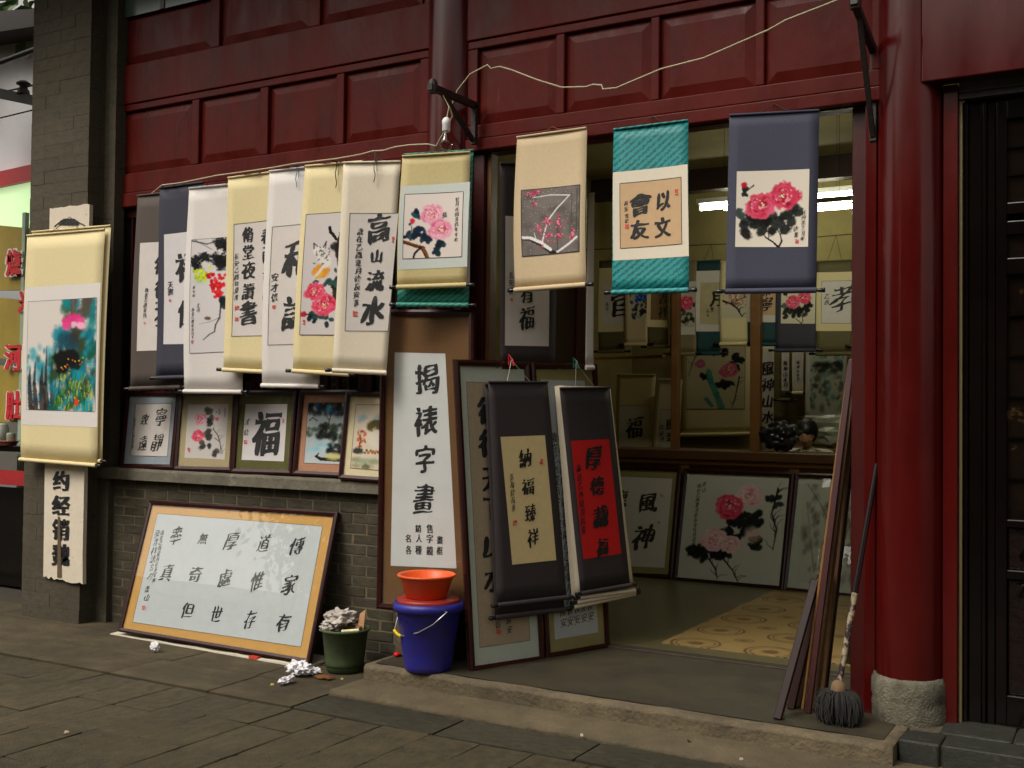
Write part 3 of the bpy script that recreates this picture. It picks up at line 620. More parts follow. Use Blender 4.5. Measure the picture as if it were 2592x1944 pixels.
# brick pier
pier = thing('brick_pier', 'tall grey brick pier with a lotus scroll hung on its front', 'pillar', (-6.67, 5.3, 0))
MB().box((-6.972, 5.157, -.01), (-6.372, 5.9, 5.0)).build('mortar', MORTARD, pier); MB().box((-6.371, 5.292, -.01), (-6.262, 5.36, 5.0)).build('mortar', MORTARD, pier)
pm = [slab_mesh('brick', GREYB, 80+i, rough=.004, bev=.008) for i in range(4)]
hh = .0905
for r in range(52):
    z = .004+r*hh+hh/2; off = 0 if r % 2 else -.15
    xs = [-6.98]+[q for q in (-6.98+.30+off, -6.98+.60+off) if -6.97 < q < -6.4]+[-6.365]
    for a, b in zip(xs[:-1], xs[1:]):
        put_mesh(g.choice(pm), ((a+b)/2+6.67, 5.20-5.3+g.uniform(-.0015, .0015), z), pier, 'brick', (b-a-.001, .1, hh-.001))
    put_mesh(g.choice(pm), (-6.312+6.67, 5.33-5.3+g.uniform(-.001, .001), z), pier, 'brick', (.112, .09, hh-.001))
    for (y0, y1) in (((5.252, 5.42), ) if r % 2 else ((5.252, 5.33), (5.334, 5.42))):
        put_mesh(g.choice(pm), (-6.415+6.67+g.uniform(-.001, .001), (y0+y1)/2-5.3, z), pier, 'brick', (.1, y1-y0-.001, hh-.001))
# ================================================================== SCROLLS AND PICTURES OUTSIDE
CHARS = ('德行天下禄位脩堂夜讀書春雨青山和謙安才信高山流水歲在乙酉夏月於長安牡丹花開富貴年以文會友書於三揭裱字畫銷售名人各種鏡框寧靜致遠福有信'
         '傳道厚無率家惟處奇真有存世但約约经销魏烧米河肚納福臻祥張海於長安步厚德載風神孝寧官吉祥馬到成梅冬雪香录吉祥語辭寫意二五')
load_glyphs(CHARS)
def yawp(view, p, Y, deg=0, lean=0):
    o = onY(px(view, *p), Y); a = R(deg); U = Vector((math.cos(a), math.sin(a), 0)); N0 = U.cross(Vector((0, 0, 1)))
    return Plane(o, U, Vector((0, 0, 1))-N0*math.tan(R(lean)))
LEAFD = [(36, 42, 38), (28, 30, 30), (52, 60, 52), (20, 24, 26)]; LEAFB = [(30, 62, 92), (22, 44, 70), (48, 84, 96), (26, 58, 66)]
PINK = ((190, 40, 84), (222, 100, 140), (240, 200, 206)); CRIM = ((130, 8, 34), (196, 24, 62), (238, 130, 150)); PALEP = ((196, 90, 120), (226, 150, 170), (240, 214, 214))
def cv_lotus():
    c = Cv(110, 150, (216, 208, 200), 2)
    for i in range(26): c.dab(.50+c.g.random()*.45, c.g.random()*.28, .06+.06*c.g.random(), [(20, 130, 146), (30, 150, 150), (20, 110, 90), (110, 96, 84)][i % 4], .85, 1.3, 1.57, .55)
    c.stroke([(.66, 0), (.64, .14)], .05, .03, (110, 92, 80), .8)
    for i in range(70): c.dab(c.g.random()*.45, .42+c.g.random()*.58, .03+.04*c.g.random(), [(40, 150, 176), (80, 180, 190), (30, 116, 104), (120, 180, 186)][i % 4], .75, 1.6, 1.57, .8)
    for x, y0, w in ((.28, .42, .03), (.12, .55, .03), (.36, .5, .025), (.22, .6, .04), (.05, .6, .03)): c.stroke([(x, y0), (x-.01, .75), (x+.02, 1)], w*.2, w*1.5, (66, 50, 42), .85)
    for i in range(130): c.dab(.36+c.g.random()*.64, .3+c.g.random()*.7, .04+.06*c.g.random(), [(20, 136, 150), (20, 106, 80), (40, 160, 176), (80, 90, 50)][i % 4], .85, 1.5, 1.57+c.g.random(), .7)
    for i in range(14): c.dab(.46+c.g.random()*.25, .30+c.g.random()*.22, .08, [(80, 70, 60), (30, 100, 120), (60, 60, 50)][i % 3], .6, 1.7, 1.57, .6)
    for i in range(16): c.dab(.58+(c.g.random()-.5)*.34, .56+(c.g.random()-.5)*.14, .08, (16, 18, 14), .9, 1.1, 0, .35)
    for a, rr in ((-1.57, .10), (-1.0, .10), (-2.1, .10), (-.5, .11), (-2.7, .12), (.1, .1), (3.0, .1)): c.dab(.66+math.cos(a)*rr, .235+math.sin(a)*rr*.62, .055, c.mixc((220, 70, 140), (246, 186, 206), c.g.random()), .95, 1.5, a, .4, .4)
    c.dab(.66, .23, .05, (240, 200, 214), .8)
    for i in range(130):
        x = .42+c.g.random()*.52; y = .66+c.g.random()*.3; a = 1.2+c.g.random()*.8; c.stroke([(x, y), (x+math.cos(a)*.08, y+math.sin(a)*.06)], .008, .004, [(120, 170, 30), (190, 200, 40), (60, 130, 50), (40, 60, 40)][i % 4], .9)
    for i in range(26): c.dab(.45+c.g.random()*.5, .5+c.g.random()*.45, .012, [(230, 190, 40), (220, 120, 40)][i % 2], .9)
    c.dab(.72, .92, .035, (226, 84, 40), .95, 1.6, 1.57); return c
def cv_grapes():
    c = Cv(76, 190, (212, 206, 206), 3)
    c.stroke([(0, .01), (.3, .05), (.5, .03), (.8, .08)], .02, .012, (70, 70, 70), .8); c.stroke([(.05, 0), (.4, .1)], .012, .01, (90, 90, 90), .7)
    for x, y, r in ((.1, .19, .13), (.25, .16, .12), (.6, .05, .17), (.5, .18, .14), (.62, .2, .16), (.75, .1, .16), (.12, .24, .1), (.6, .24, .15), (.85, .2, .14)): c.dab(x, y, r, (20, 22, 22), .95, 1.2, .4, .35, .7)
    c.dab(.78, .1, .03, (220, 90, 50), .9)
    for i in range(34):
        a = c.g.random()*6.28; q = c.g.random(); y = .26+abs(q-.5)*0+c.g.random()*.12; c.dab(.22+(c.g.random()-.5)*.36*(1-(y-.26)*4), y, .042, c.mixc((150, 180, 20), (226, 230, 70), c.g.random()), .9, 1, 0, .4, .2)
    for i in range(70):
        y = .31+c.g.random()*.21; c.dab(.55+(c.g.random()-.5)*.46*(1-(y-.31)*3.4), y, .042, c.mixc((196, 16, 34), (240, 90, 90), c.g.random()**2), .95, 1, 0, .4, .15)
    for i in range(5): c.dab(.62+c.g.random()*.1, .53+c.g.random()*.08, .08, (40, 56, 58), .9, 1.2, 1)
    c.stroke([(.62, .55), (.6, .7), (.52, .76), (.5, .82), (.4, .84), (.28, .885)], .018, .012, (30, 30, 32)); c.stroke([(.6, .70), (.42, .73), (.2, .745)], .008, .004, (50, 60, 70)); c.dab(.36, .70, .05, (110, 90, 60), .9, 1.6, .1)
    c.dab(.2, .38, .1, (170, 196, 190), .5, 1.6, 0, .9); return c
def cv_cat():
    c = Cv(92, 220, (210, 202, 200), 4)
    c.stroke([(.74, .18), (.68, .3), (.8, .5), (.66, .6), (.78, .78)], .07, .09, (66, 50, 40), .95); c.stroke([(.86, .35), (.8, .6)], .05, .06, (190, 150, 100), .9)
    for i in range(24): c.dab(.6+c.g.random()*.3, .28+c.g.random()*.5, .035, [(30, 26, 24), (90, 70, 50), (30, 40, 40)][i % 3], .8, 1.8, 1.3)
    c.dab(.36, .475, .16, (222, 160, 50), .95, 1.2, -.4, .25); c.dab(.32, .50, .1, (236, 190, 90), .8, 1.2, -.4, .6)
    c.dab(.42, .385, .13, (226, 220, 214), 1, 1.5, 1.0, .3); c.dab(.3, .315, .12, (228, 222, 216), 1, 1.05, 0, .25); c.dab(.62, .28, .1, (50, 46, 46), .95, 1.3, 0, .4); c.stroke([(.62, .22), (.55, .18), (.5, .16), (.48, .125)], .03, .035, (34, 32, 32))
    c.stroke([(.2, .29), (.19, .245), (.27, .275)], .014, .01, (40, 38, 38)); c.stroke([(.38, .28), (.43, .235), (.42, .29)], .014, .01, (40, 38, 38))
    for i in range(24): c.dab(.22+c.g.random()*.3, .28+c.g.random()*.15, .018, (70, 66, 66), .6, 2, c.g.random()*3)
    c.dab(.25, .315, .012, (20, 20, 20)); c.dab(.35, .315, .012, (20, 20, 20)); c.dab(.3, .34, .012, (190, 110, 110))
    c.stroke([(.4, .44), (.3, .5), (.24, .52)], .03, .02, (224, 218, 212))
    c.leaves(.5, .58, .25, .03, 8, .09, [(40, 80, 84), (60, 100, 90)]); c.leaves(.55, .86, .4, .06, 16, .11, [(34, 70, 78), (24, 48, 56), (60, 96, 96)])
    c.peony(.27, .645, .2, *CRIM); c.peony(.46, .755, .24, *CRIM); c.dab(.06, .83, .07, (196, 30, 60), .95, 1.2); c.stroke([(.1, .83), (.3, .84)], .012, .008, (40, 50, 50)); return c
def cv_peony_blue():
    c = Cv(110, 120, (226, 214, 206), 5)
    c.stroke([(0, .735), (.2, .80), (.34, .84), (.42, 1)], .03, .035, (150, 96, 54)); c.stroke([(.3, .83), (.2, .92), (.18, 1)], .022, .018, (60, 44, 36)); c.stroke([(.02, .75), (.3, .84), (.4, 1)], .008, .01, (40, 30, 28)); c.stroke([(.14, .5), (.14, .72)], .008, .008, (60, 90, 80))
    for x, y, n in ((.22, .32, 4), (.08, .66, 5), (.28, .56, 6), (.24, .66, 6), (.44, .74, 6), (.62, .80, 6), (.56, .88, 5), (.34, .66, 4)): c.leaves(x, y, .07, .05, n, .085, LEAFB)
    c.peony(.47, .33, .19, *PINK); c.peony(.62, .56, .20, *PINK); c.dab(.15, .42, .055, (220, 50, 70), .95); c.dab(.11, .47, .03, (40, 60, 120), .9); return c
def cv_plum():
    c = Cv(110, 130, (112, 104, 100), 6, .12); c.a *= (1+(noise2(110, 130, 7, 9)[..., None]-.5)*.5)
    c.stroke([(0, .73), (.15, .75), (.35, .84), (.5, .95), (.56, 1)], .03, .05, (50, 44, 42)); c.stroke([(0, .715), (.15, .73), (.33, .81), (.5, .93)], .025, .03, (236, 232, 230)); c.stroke([(.62, .97), (.8, .88), (.95, .78)], .02, .02, (232, 228, 226)); c.stroke([(.36, .80), (.45, .5), (.6, .33), (.82, .14)], .013, .010, (238, 234, 232)); c.stroke([(.82, .14), (.5, .11), (.2, .13)], .010, .008, (236, 232, 232)); c.stroke([(.62, .95), (.62, .45)], .008, .006, (60, 50, 50)); c.stroke([(.26, .78), (.22, .66)], .008, .006, (230, 226, 226))
    for x, y, rx, ry, n in ((.22, .07, .2, .07, 40), (.22, .22, .06, .08, 14), (.3, .62, .1, .1, 26), (.45, .5, .1, .12, 30), (.46, .72, .13, .1, 36), (.64, .52, .07, .16, 34), (.65, .74, .09, .1, 26), (.88, .72, .07, .12, 26), (.36, .86, .05, .03, 6)):
        for i in range(n): c.dab(x+(c.g.random()-.5)*2*rx*c.g.random(), y+(c.g.random()-.5)*2*ry*c.g.random(), .017, c.mixc((150, 20, 50), (246, 150, 170), c.g.random()), .95)
    for i in range(220): c.dab(c.g.random(), c.g.random(), .005, (226, 224, 224), .8)
    c.stroke([(.86, .1), (.86, .55)], .012, .01, (70, 64, 62), .6); c.stroke([(.95, .06), (.95, .7)], .012, .01, (66, 60, 58), .6); c.dab(.8, .56, .02, (170, 40, 40), .8); return c
def cv_peony_red(bgc=(232, 222, 206), seed=7, W=130, H=136):
    c = Cv(W, H, bgc, seed)
    c.stroke([(.6, 1), (.52, .93), (.42, .87)], .016, .010, (36, 30, 30)); c.stroke([(.6, 1), (.64, .92), (.62, .84)], .016, .010, (36, 30, 30))
    for p in ([(.42, .87), (.34, .76), (.28, .72)], [(.46, .9), (.46, .72)], [(.62, .84), (.66, .7), (.8, .6)], [(.62, .84), (.56, .74)]): c.stroke(p, .008, .005, (40, 46, 44))
    for x, y in ((.17, .66), (.28, .70), (.40, .68), (.5, .62), (.68, .60), (.80, .48), (.14, .82), (.37, .78), (.52, .77), (.68, .77), (.76, .66), (.6, .66), (.22, .6), (.84, .54), (.45, .66), (.56, .7), (.74, .56), (.3, .63), (.12, .72)): c.leaf(x, y, .135, c.g.random()*3.14, LEAFD[int(c.g.random()*4)])
    c.leaves(.08, .55, .06, .06, 5, .08, [(110, 124, 116), (90, 100, 96)]); c.leaves(.12, .27, .05, .06, 4, .06, LEAFD); c.stroke([(.12, .24), (.16, .34)], .008, .006, (50, 60, 50)); c.stroke([(.24, .19), (.1, .3)], .012, .004, (60, 70, 60))
    c.peony(.34, .45, .20, *CRIM, centre=(236, 226, 180), cx=.3); c.peony(.67, .34, .205, *CRIM, centre=(236, 226, 180), cx=-.3); c.dab(.48, .5, .09, (236, 130, 160), .8, 1, 0, .8); c.dab(.11, .185, .05, (206, 30, 66), .95); return c
def cv_small_peony():
    c = Cv(96, 120, (206, 200, 194), 8)
    c.twigs([(.66, .45), (.8, .58), (.86, .72), (.94, .9)], .012, (30, 28, 30), 8, .14); c.stroke([(.72, .62), (.85, .68), (.9, .9)], .010, .008, (36, 34, 36))
    for x, y in ((.48, .1), (.55, .14), (.6, .26), (.52, .3), (.58, .36), (.55, .5), (.48, .56), (.58, .6), (.42, .78), (.6, .76), (.4, .7), (.8, .85), (.74, .9)): c.dab(x, y, .06+.03*c.g.random(), [(60, 58, 50), (40, 40, 38), (96, 92, 84)][int(c.g.random()*3)], .9, 1.3, c.g.random()*3, .4, .5)
    c.peony(.34, .28, .15, *PINK); c.peony(.30, .58, .15, *CRIM); c.dab(.74, .27, .06, (224, 110, 140), .95, 1, 0, .4); c.dab(.09, .83, .03, (170, 60, 60), .8, 1.6, 1.57); return c
def cv_boat():
    c = Cv(90, 125, (196, 204, 206), 9)
    for i in range(50): c.dab(c.g.random(), c.g.random()*.2, .05+.06*c.g.random(), [(22, 24, 28), (40, 40, 40), (60, 130, 170), (20, 26, 30)][i % 4], .75, 1.3, c.g.random()*3, .6)
    c.dab(.5, .1, .09, (120, 190, 220), .9, 1.6, 1.57, .7); c.dab(.92, .2, .1, (210, 190, 60), .85, 1, 0, .8); c.dab(.35, .3, .2, (190, 204, 210), .8, 1.2, 0, .8)
    for i in range(60): c.dab(.3+c.g.random()*.75, .36+c.g.random()*.3, .05+.05*c.g.random(), [(24, 28, 24), (50, 64, 50), (90, 100, 60), (40, 80, 70), (30, 30, 28)][i % 5], .7, 1.2, c.g.random()*3, .6)
    for i in range(14): c.dab(c.g.random()*.3, .4+c.g.random()*.15, .06, [(110, 130, 120), (90, 110, 90)][i % 2], .6, 1.4, 0, .8)
    c.twigs([(.52, .36), (.55, .25), (.56, .16)], .012, (24, 22, 24), 10, .16); c.stroke([(.05, .3), (.14, .25), (.25, .3)], .014, .012, (34, 34, 38))
    for i in range(16): c.dab(.1+c.g.random()*.5, .62+c.g.random()*.2, .09, [(150, 206, 226), (206, 214, 214)][i % 2], .6, 2, 0, .9)
    for i in range(20): c.dab(.55+c.g.random()*.5, .66+c.g.random()*.16, .07, [(28, 30, 28), (50, 60, 50)][i % 2], .8, 1.2, 0, .6)
    c.stroke([(.28, .88), (.4, .92), (.95, .93)], .03, .045, (40, 42, 44)); c.dab(.7, .875, .1, (214, 204, 140), .8, 2.6, 0, .5); c.stroke([(.3, .87), (.34, .83)], .02, .015, (20, 20, 20)); return c
def cv_cottage():
    c = Cv(90, 130, (222, 208, 186), 10)
    for i in range(10): c.dab(.1+c.g.random()*.6, .18+c.g.random()*.12, .1, [(150, 180, 190), (130, 150, 150)][i % 2], .35, 1.6, -.6, .9)
    c.dab(.52, .33, .16, (104, 98, 48), .95, 1.5, -.1, .25, .2); c.dab(.46, .36, .1, (140, 100, 40), .6, 1.5, 0, .7); c.dab(.6, .52, .25, (232, 222, 206), .9, 1.3, 0, .3)
    for i in range(30): c.dab(.1+c.g.random()*.2, .4+c.g.random()*.26, .035, [(206, 90, 40), (220, 130, 60), (190, 110, 70)][i % 3], .7)
    for i in range(24): c.dab(.25+c.g.random()*.6, .70+c.g.random()*.05, .03, [(206, 100, 40), (220, 150, 60), (60, 100, 70)][i % 3], .8)
    c.twigs([(.17, .72), (.19, .55), (.18, .42)], .01, (40, 36, 34), 5, .1); c.dab(.15, .72, .09, (50, 60, 50), .9, 1.8); c.dab(.9, .74, .07, (50, 90, 80), .8, 1.5)
    for i in range(8): c.dab(.1+c.g.random()*.5, .84+c.g.random()*.12, .09, [(140, 140, 90), (170, 180, 150)][i % 2], .6, 2.2, 0, .8)
    c.dab(.35, .96, .08, (110, 110, 70), .7, 1.5); return c
ROPE1 = [onY(px(v, x, y), 5.11) for v, x, y in (('A1', 1290, 1690), ('A1', 1400, 1600), ('A1', 1560, 1580), ('A1', 1880, 1515), ('A1', 2212, 1470), ('A5', 160, 1445), ('A5', 330, 1415), ('A5', 520, 1392), ('A5', 700, 1370), ('A5', 900, 1335), ('A5', 1010, 1305), ('A5', 1100, 1300), ('A5', 1200, 1270), ('A5', 1330, 1252), ('A5', 1480, 1245), ('A5', 1560, 1262))]
ROPE1[0] = onY(px('A1', 1290, 1690), 5.34)
_bx = onY(px('A5', 1880, 905), 5.30).x; ROPE1.append(onX(px('A5', 1700, 1000), _bx)); ROPE1.append(onX(px('A5', 1640, 812), _bx))
mb = MB(); mb.tube(ROPE1, .0045, 7); single(mb, 'hanging_rope', CORD, 'straw coloured rope the left row of scrolls hangs from', 'rope')
def ropeat(x, z=None):
    for a, b in zip(ROPE1[:-1], ROPE1[1:]):
        if a.x <= x <= b.x: return a.lerp(b, (x-a.x)/(b.x-a.x))
    return ROPE1[-3]
HG = 'scrolls hanging in a row on the straw rope'
def mid(pl, view, q): a = pl.w(*pl.px(px(view, *q[0]))); b = pl.w(*pl.px(px(view, *q[1]))); return (a+b)/2
def row_scroll(view, q, Y, deg, *a, **k):
    pl = yawp(view, q[0], Y, deg); m = mid(pl, view, q); return scroll(pl, view, q, *a, hang=ropeat(m.x), group=HG, ph=random.random()*6, **k)
row_scroll('e5', [(57, 75), (300, 48), (296, 1098), (25, 1108)], 5.15, 6, BROWNS, 'brown mounted calligraphy scroll hanging beside the brick pier',
    panels=[dict(q=[(75, 330), (262, 318), (250, 905), (60, 912)], mat=PAPERG)], texts=[dict(items=[('德行天下', 190, 390, 870)], bold=.045), dict(items=[('歲在乙酉夏月', (112, 98), 570, 735)], wild=1.3)], seal=[(100, 762, 10, 12)], rmat=BROWNS)
row_scroll('e5', [(183, 35), (425, 5), (405, 1042), (160, 1050)], 5.14, 8, NAVY, 'navy mounted calligraphy scroll overlapping the brown one',
    panels=[dict(q=[(205, 285), (400, 262), (388, 872), (197, 875)], mat=PAPER)], texts=[dict(items=[('禄', 322, 455, 165, None), ('位', 322, 700, 140, None)], bold=.05), dict(items=[('玉' if False else '天', 234, 555, 40, None), ('书' if False else '書', 234, 592, 40, None)])], seal=[(231, 638, 12, 14)])
row_scroll('e5', [(335, 35), (642, 2), (630, 1125), (315, 1122)], 5.13, 9, WHITES, 'white scroll painted with red and green grapes under dark vine leaves',
    panels=[dict(q=[(357, 314), (620, 290), (612, 912), (350, 925)], cv=cv_grapes(), line=.002)], texts=[dict(items=[('年年有', 374, 560, 625), ('二〇〇五年長安月' if False else '歲在乙酉長安月下', (370, 366), 680, 850), ('吉祥', 396, 655, 705)], wild=1.3, bold=.02)], seal=[(366, 863, 12, 16)], knobs=(1, 1))
row_scroll('e5', [(553, -19), (835, -55), (815, 1020), (522, 1005)], 5.12, 9, CREAM, 'cream scroll with a column of black characters and a half hidden second column',
    panels=[dict(q=[(583, 230), (812, 205), (800, 826), (565, 832)], mat=PAPERG, line=.0025)],
    texts=[dict(items=[('脩', 655, 285, 78, None), ('堂', 655, 377, 84, None), ('夜', 655, 476, 96, None), ('讀', 650, 588, 94, None), ('書', 652, 706, 128, None)], bold=.04), dict(items=[('春雨青山', 765, 240, 650)], bold=.04), dict(items=[('長安乙酉年夏書', (594, 588), 385, 640)], wild=1.4, bold=.02)], seal=[(592, 680, 22, 26), (590, 738, 18, 20)], knobs=(1, 0))
row_scroll('e5', [(770, -56), (1075, -92), (1045, 1095), (732, 1090)], 5.11, 9, WHITES, 'plain white scroll with large brush characters beside the cat painting',
    panels=[dict(q=[(792, 245), (1035, 218), (1020, 872), (770, 880)], mat=PAPERG, line=.0025)], texts=[dict(items=[('和', 925, 410, 205, None), ('謙', 925, 702, 195, None)], bold=.045), dict(items=[('安才信', 808, 490, 650)])], seal=[(805, 675, 18, 20)], knobs=(0, 1), dangle=.12, cordm=BCORD)
row_scroll('e5', [(959, -86), (1268, -112), (1205, 1030), (900, 1012)], 5.09, 13, CREAM, 'cream scroll painted with a cat above red peonies',
    panels=[dict(q=[(970, 177), (1240, 156), (1205, 826), (940, 825)], cv=cv_cat(), line=.003)], seal=[(964, 758, 14, 26)], knobs=(1, 1), dangle=.15)
row_scroll('e5', [(1169, -104), (1478, -108), (1400, 1022), (1112, 1008)], 5.02, 25, CREAMW, 'pale cream scroll reading four large characters beside the khaki peony scroll',
    panels=[dict(q=[(1203, 170), (1468, 170), (1408, 804), (1178, 803)], mat=PAPERG, line=.0025)],
    texts=[dict(items=[('高', 1360, 250, 150, None), ('山', 1347, 400, 78, None), ('流', 1340, 530, 122, None), ('水', 1325, 692, 150, None)], bold=.045), dict(items=[('歲在乙酉夏月於長安書', (1260, 1235), 245, 672)], bold=.035, wild=1.3)], seal=[(1437, 312, 14, 30), (1232, 710, 26, 30)], knobs=(1, 0), dangle=.12)
plb = yawp('g8', (272, 110), 5.075, 16)
scroll(plb, 'g8', [(290, 96), (708, 72), (678, 992), (252, 990)], TEALG, 'green brocade scroll hanging behind the khaki peony scroll', group=HG, panels=[dict(q=[(640, 330), (690, 320), (685, 880), (640, 885)], mat=WHITES)], hang=ROPE1[-3], ph=2)
pl8 = yawp('g8', (278, 105), 5.045, 16)
scroll(pl8, 'g8', [(278, 106), (687, 80), (670, 872), (252, 886)], KHAKI, 'khaki scroll with a pink peony painting under the light bulb', group=HG, hang=ROPE1[-3], ph=1,
    panels=[dict(q=[(277, 288), (688, 262), (673, 772), (259, 792)], mat=PBLUE), dict(q=[(300, 338), (648, 320), (641, 712), (290, 726)], cv=cv_peony_blue(), line=.003)], texts=[dict(items=[('牡丹花開富貴年年有', (612, 606), 352, 625)], bold=.025, wild=1.3), dict(items=[('之' if False else '長', 537, 462, 34, None)])])
# right hand three in the doorway, hung from the lintel
DG = 'three scrolls hanging across the shop doorway'
def nail(view, x, y, Y=5.34): return onY(px(view, x, y), Y)
pr1 = yawp('g8', (967, 0), 5.29, 0)
r1 = [px('B1', 40, 1185), px('B1', 640, 1100), px('g8', 1390, 870), px('g8', 960, 903)]
scroll(pr1, 'N', r1, TANS, 'tan scroll painted with snowy red plum blossom on grey', group=DG, hang=nail('B1', 350, 1095), ph=.5,
    panels=[dict(view='g8', q=[(1003, 315), (1350, 280), (1350, 680), (1010, 712)], cv=cv_plum(), line=.004)], cordm=M('orange_cord', lin((150, 90, 40)), .8))
pr2 = yawp('g3', (212, 195), 5.275, 4)
scroll(pr2, 'g3', [(212, 196), (765, 130), (768, 1368), (207, 1388)], TEAL, 'teal brocade scroll with four characters on tan paper', group=DG, hang=nail('g3', 500, 95), ph=2.1,
    panels=[dict(q=[(212, 515), (762, 455), (768, 1130), (215, 1165)], mat=M('ivory_silk', lin((226, 216, 196)), .7, .03, 60)), dict(q=[(262, 597), (713, 550), (716, 1040), (266, 1075)], mat=PAPERT, c=.002, line=.003)],
    texts=[dict(items=[('以', 582, 720, 135, None), ('文', 574, 918, 145, None), ('會', 410, 745, 170, None), ('友', 405, 936, 150, None)], bold=.05, wild=.8), dict(items=[('長安', 308, 722, 805), ('書於', 312, 815, 890)], bold=.025)], seal=[(314, 912, 26, 34), (678, 660, 26, 46)])
pr3 = yawp('g3', (1065, 98), 5.24, 15)
scroll(pr3, 'g3', [(1068, 98), (1728, 62), (1706, 1368), (1036, 1378)], SLATE, 'slate blue scroll with two crimson peonies on white paper', group=DG, hang=nail('g3', 1392, 5), ph=4,
    panels=[dict(q=[(1122, 508), (1656, 493), (1645, 1062), (1108, 1062)], cv=cv_peony_red())], texts=[dict(items=[('牡丹花三月年' , (1615, 1605), 790, 1020), ('於書' , 1556, 905, 995)], bold=.025, wild=1.3)], seal=[(1563, 1022, 26, 30)])
# two scrolls hanging edge-on at the door sides
pe = Plane(onY(px('g8', 1412, 800), 5.46), (.42, .905, 0))
pe_o = onY(px('g8', 1405, 340), 5.9)
pe = Plane(pe_o, Vector((.62, .78, 0)))
scroll(pe, 'g8', [(1400, 335), (1432, 330), (1428, 1368), (1378, 1368)], WHITES, 'white scroll seen narrow on the open door behind the plum scroll', ph=3, knobs=(0, 0), amp=.002, curl=0)
pe2 = Plane(onY(px('g3', 2010, 200), 5.5), Vector((.35, .94, 0)))
scroll(pe2, 'g3', [(2004, 170), (2030, 168), (2034, 1430), (2004, 1430)], M('grey_silk', lin((120, 122, 128)), .7), 'grey scroll hung edge on against the right door jamb', ph=3, knobs=(1, 0), amp=.002, curl=0)
# the rope running up across the fascia to the right
R2 = [('A5', 1680, 940), ('A5', 1740, 780), ('A5', 1850, 640), ('A5', 2000, 560), ('A5', 2030, 592), ('A5', 2110, 575), ('B1', 0, 605), ('B1', 220, 690), ('B1', 430, 755), ('B1', 640, 750), ('B1', 700, 730), ('B1', 775, 735), ('B1', 785, 770), ('B1', 900, 760), ('B1', 1290, 595), ('B1', 1660, 500), ('B1', 2212, 260), ('B5', 150, 175), ('B5', 600, 0), ('B5', 900, -110)]
mb = MB(); mb.tube([onY(px(*p), 5.22-.14*(i/19 if i > 5 else 0)) for i, p in enumerate(R2)]+[Vector((-1.0, 5.09, 4.0)), Vector((-1.0, 5.0, 4.74))], .0042, 7)
single(mb, 'slack_rope', CORD, 'slack straw rope sagging across the right fascia panels', 'rope')
# pier: long painted board and two scrolls
pb = PY(5.128); tb = [pb.px(px('g1', 372, 1565)), pb.px(px('g1', 672, 1528)), pb.px(px('g2', 492, 1372)), pb.px(px('g2', 258, 1325))]
board = thing('painted_board', 'old white shop board with black characters on the pier, bottom broken', 'sign', pb.w(*tb[3]))
g = random.Random(2); edge = []
for k in range(4):
    a, b = Vector(tb[k]), Vector(tb[(k+1) % 4])
    for m in range(14):
        p = a.lerp(b, m/14); j = .004 if k != 2 else .012; edge.append((p.x+g.uniform(-j, j)*.6, p.y+g.uniform(-j, j)))
def extrude(pl, poly, c0, c1):
    mb = MB(); n = len(poly); mb.v = [tuple(pl.w(*p, c0)) for p in poly]+[tuple(pl.w(*p, c1)) for p in poly]
    mb.f = [tuple(range(n))[::-1] if True else 0, tuple(range(n, 2*n))]+[(i, (i+1) % n, n+(i+1) % n, n+i) for i in range(n)]; mb.sm = [False]*len(mb.f); return mb
bp_ = extrude(pb, edge[::-1], -.03, 0)
bo = bp_.build('board', M('chipped_white_paint', lin((216, 204, 184)), .8, .06, 12, .2, 60, dirt_or_glow=(lin((120, 104, 80)), 16, .62, .72)), board)
shb = Sheet(pb, tb)
write(shb, 'g2', [('约', 368, 752, 122, None), ('经', 368, 898, 122, None), ('销', 366, 1045, 122, None), ('魏', 366, 1195, 125, None)], .003, board, 'lettering', bold=.06, wild=.35, slant=.12, wide=1.45)
mb = MB(); mb.face([shb.w(*shb.pl.px(px('g2', *p)), .005) for p in ((350, 965), (362, 965), (372, 1330), (346, 1330))][::-1]); mb.build('crack', M('bare_old_wood', lin((96, 78, 56)), .9), board)
mb = MB()
for tri in (((470, 1655), (480, 1640), (560, 1640), (600, 1668), (590, 1690), (440, 1690)), ):
    mb.face([shb.w(*shb.pl.px(px('g1', *p)), .004) for p in tri][::-1])
for s_ in ((410, 1700, 470, 1650), (590, 1665, 640, 1690)): mb.beam(shb.w(*shb.pl.px(px('g1', s_[0], s_[1])), .004), shb.w(*shb.pl.px(px('g1', s_[2], s_[3])), .004), .006, .002)
mb.build('pagoda_drawing', INK, board)
PG = 'two scrolls hung one over the other on the pier'
plc = PY(5.118)
nailp = onY(px('A2', 600, 215), 5.095)
def N4(*p): return [px(v, x, y) for v, x, y in p]
scroll(PY(5.088), 'N', N4(('A2', 280, 345), ('A2', 960, 290), ('A3', 886, 655), ('A3', 236, 615)), CREAM, 'cream scroll almost hidden behind the lotus scroll on the pier', group=PG, ph=1, knobs=(0, 1), hang=nailp, amp=.003)
scroll(PY(5.065), 'N', N4(('A2', 235, 376), ('A2', 910, 322), ('A3', 840, 692), ('A3', 182, 640)), CREAM, 'cream scroll with a colourful pink lotus painting on the brick pier', group=PG, ph=2, knobs=(0, 1), hang=nailp, amp=.004,
    panels=[dict(q=N4(('A2', 232, 826), ('A2', 880, 785), ('A3', 846, 375), ('A3', 200, 350)), mat=WHITES), dict(q=N4(('A2', 255, 948), ('A2', 850, 912), ('A3', 830, 240), ('A3', 240, 222)), cv=cv_lotus(), line=.002)])
